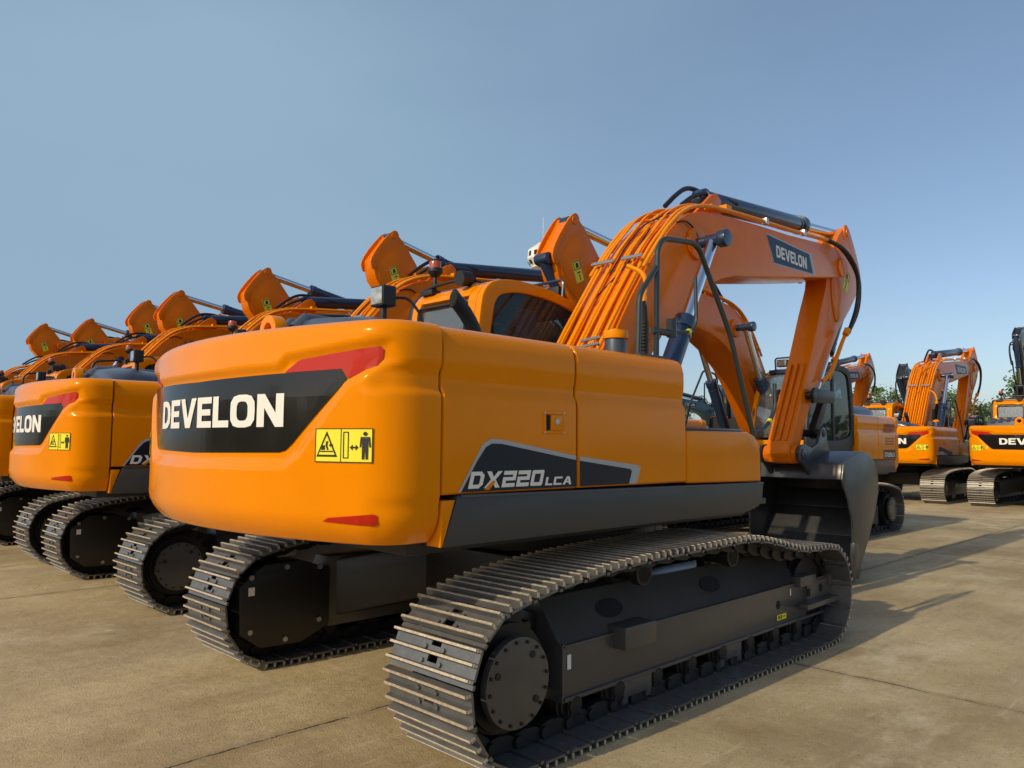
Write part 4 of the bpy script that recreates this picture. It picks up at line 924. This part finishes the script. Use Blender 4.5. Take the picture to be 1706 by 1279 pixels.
# ------------------------------------------------------------------ floodlight mast far behind
def mast():
    t = empty('floodlight_mast', (31.6, 29.4, 0)); tag(t, 'white floodlight mast head behind the arm of the facing excavator', 'light mast')
    MB().cyl((0, 0, 0), (0, 0, 12.9), .22, 16, .12).build('pole', 'mast', t)
    q = MB(); N = 12
    for k in range(N):
        a0, a1 = k*2*PI/N, (k+1)*2*PI/N
        for r0, z0, r1, z1 in ((.75, 12.9, 1.05, 13.4), (1.05, 13.4, 1.0, 14.0), (1.0, 14.0, .5, 14.35)):
            q.add([(r0*math.cos(a0), r0*math.sin(a0), z0), (r0*math.cos(a1), r0*math.sin(a1), z0), (r1*math.cos(a1), r1*math.sin(a1), z1), (r1*math.cos(a0), r1*math.sin(a0), z1)], [(0, 1, 2, 3)])
    q.cyl((0, 0, 12.85), (0, 0, 12.9), .76, 24); q.cyl((0, 0, 14.35), (0, 0, 14.5), .5, 24, .3)
    hd_ = q.build('lamp_ring', 'mast', t, smooth=0)
    q = MB()
    for k in range(N):
        a = (k+.5)*2*PI/N; d = Vector((math.cos(a), math.sin(a), 0)); e = Vector((-d.y, d.x, 0)); c = d*1.005+Vector((0, 0, 13.7))
        q.add([c+e*x+Vector((0, 0, z))-d*(.02 if z > 0 else 0) for x, z in ((-.13, -.16), (.13, -.16), (.13, .16), (-.13, .16))], [(0, 1, 2, 3)])
        c = d*.925+Vector((0, 0, 13.16)); q.add([c+e*x+Vector((0, 0, z))+d*(.6*z+.02) for x, z in ((-.12, -.12), (.12, -.12), (.12, .12), (-.12, .12))], [(0, 1, 2, 3)])
    q.build('flood_lamp', 'dark', hd_, smooth=0)
    MB().tube([(0, 0, 14.4), (0, 0, 16.2)], .012, 6).build('lightning_rod', 'steel', t)
mast()

# ------------------------------------------------------------------ trees
random.seed(5)
def tree(loc, h, w, label, nleaf=5200, leaf='leaf', base=.25, lsz=.13, clumps=22):
    t = empty('tree', loc); tag(t, label, 'tree', 'trees behind the yard')
    q = MB().cyl((0, 0, 0), (.1, .05, h*.55), .045*h*.5, 10, .02*h*.5); tips = []
    for k in range(8):
        a = random.random()*2*PI; z0 = h*(base+.06*k); e = Vector((math.cos(a)*w*.33, math.sin(a)*w*.33, z0+h*.22)); q.cyl((0.05, .02, z0), e, .035, 7, .012)
    q.build('trunk', 'bark', t)
    cl = []
    for k in range(clumps):
        z = random.uniform(base+.05, .95); rr = w*.5*math.sqrt(max(.05, 1-((z-.5)/.56)**2)); a = random.random()*2*PI; r = rr*math.sqrt(random.random())
        cl.append((Vector((r*math.cos(a), r*math.sin(a), z*h)), w*random.uniform(.10, .22)))
    vs = []; fs = []
    for i in range(nleaf):
        c, s = random.choice(cl); d = Vector((random.gauss(0, 1), random.gauss(0, 1), random.gauss(0, .8)))
        p = c+d*s*.62; n_ = Vector((random.gauss(0, 1), random.gauss(0, 1), random.gauss(0, 1)+.6)).normalized(); a = n_.orthogonal().normalized(); b_ = n_.cross(a); l = lsz*random.uniform(.6, 1.4); o = len(vs)
        vs += [p-a*l, p+b_*l*.5, p+a*l, p-b_*l*.5]; fs.append((o, o+1, o+2, o+3))
    q = MB(); q.add(vs, fs); q.build('crown', leaf, t, smooth=0)
tree((46.5, 5.3, 0), 6.0, 4.6, 'leafy tree behind the far machines near the right edge', 4200, 'leaf')
tree((52.0, 10.4, 0), 5.2, 2.6, 'small leafy tree seen through the far raised arm', 1500, 'leafdark')
tl = [(60.0, 17.2, 5.6), (60.0, 19.2, 6.0), (60.4, 21.0, 5.5), (60.0, 23.4, 5.4), (62, 26.5, 5.2), (62, 15.0, 5.4), (60, 32, 5.0), (60, 38, 4.8), (60.5, 12.4, 4.6)]
nm = ['light green bushy tree in the hedge between facing cab and black arm, right one', 'tallest light green bushy tree in the hedge beside the black arm', 'light green bushy tree in the hedge just right of the orange arm top', 'bushy hedge tree half hidden by the arm top behind the cab',
      'bushy hedge tree hidden behind the facing cab', 'bushy hedge tree directly behind the black arm', 'bushy hedge tree far back below the near boom', 'bushy hedge tree far back below the near boom, left one', 'low bushy hedge tree behind the far raised boom']
for (x, y, h), l in zip(tl, nm): tree((x, y, 0), h+.5, 3.6, l, 3600, 'leaf', .05, .12, 26)
# the wood that borders the yard behind and beside the camera, seen only in the gloss of the paint
def wood():
    vs = []; fs = []; rnd = random.Random(9)
    for k in range(10000):
        p = Vector((-46+rnd.gauss(0, 2), rnd.uniform(-70, 80), 0)) if k % 3 else Vector((78+rnd.gauss(0, 2), rnd.uniform(-90, 4), 0))
        hh = 5.6+1.9*math.sin(p.x*.31+p.y*.27)+1.3*math.sin(p.y*.83+p.x*.7); p.z = hh*rnd.random()**.8
        n_ = Vector((rnd.gauss(0, 1), rnd.gauss(0, 1), rnd.gauss(0, 1))).normalized(); a = n_.orthogonal().normalized(); c = n_.cross(a); l = rnd.uniform(.35, .8); o = len(vs)
        vs += [p-a*l, p+c*l*.6, p+a*l, p-c*l*.6]; fs.append((o, o+1, o+2, o+3))
    q = MB(); q.add(vs, fs); o = q.build('wood', 'leafdark', smooth=0)
    tag(o, 'dark green wood bordering the yard', 'wood', kind='stuff')
wood()
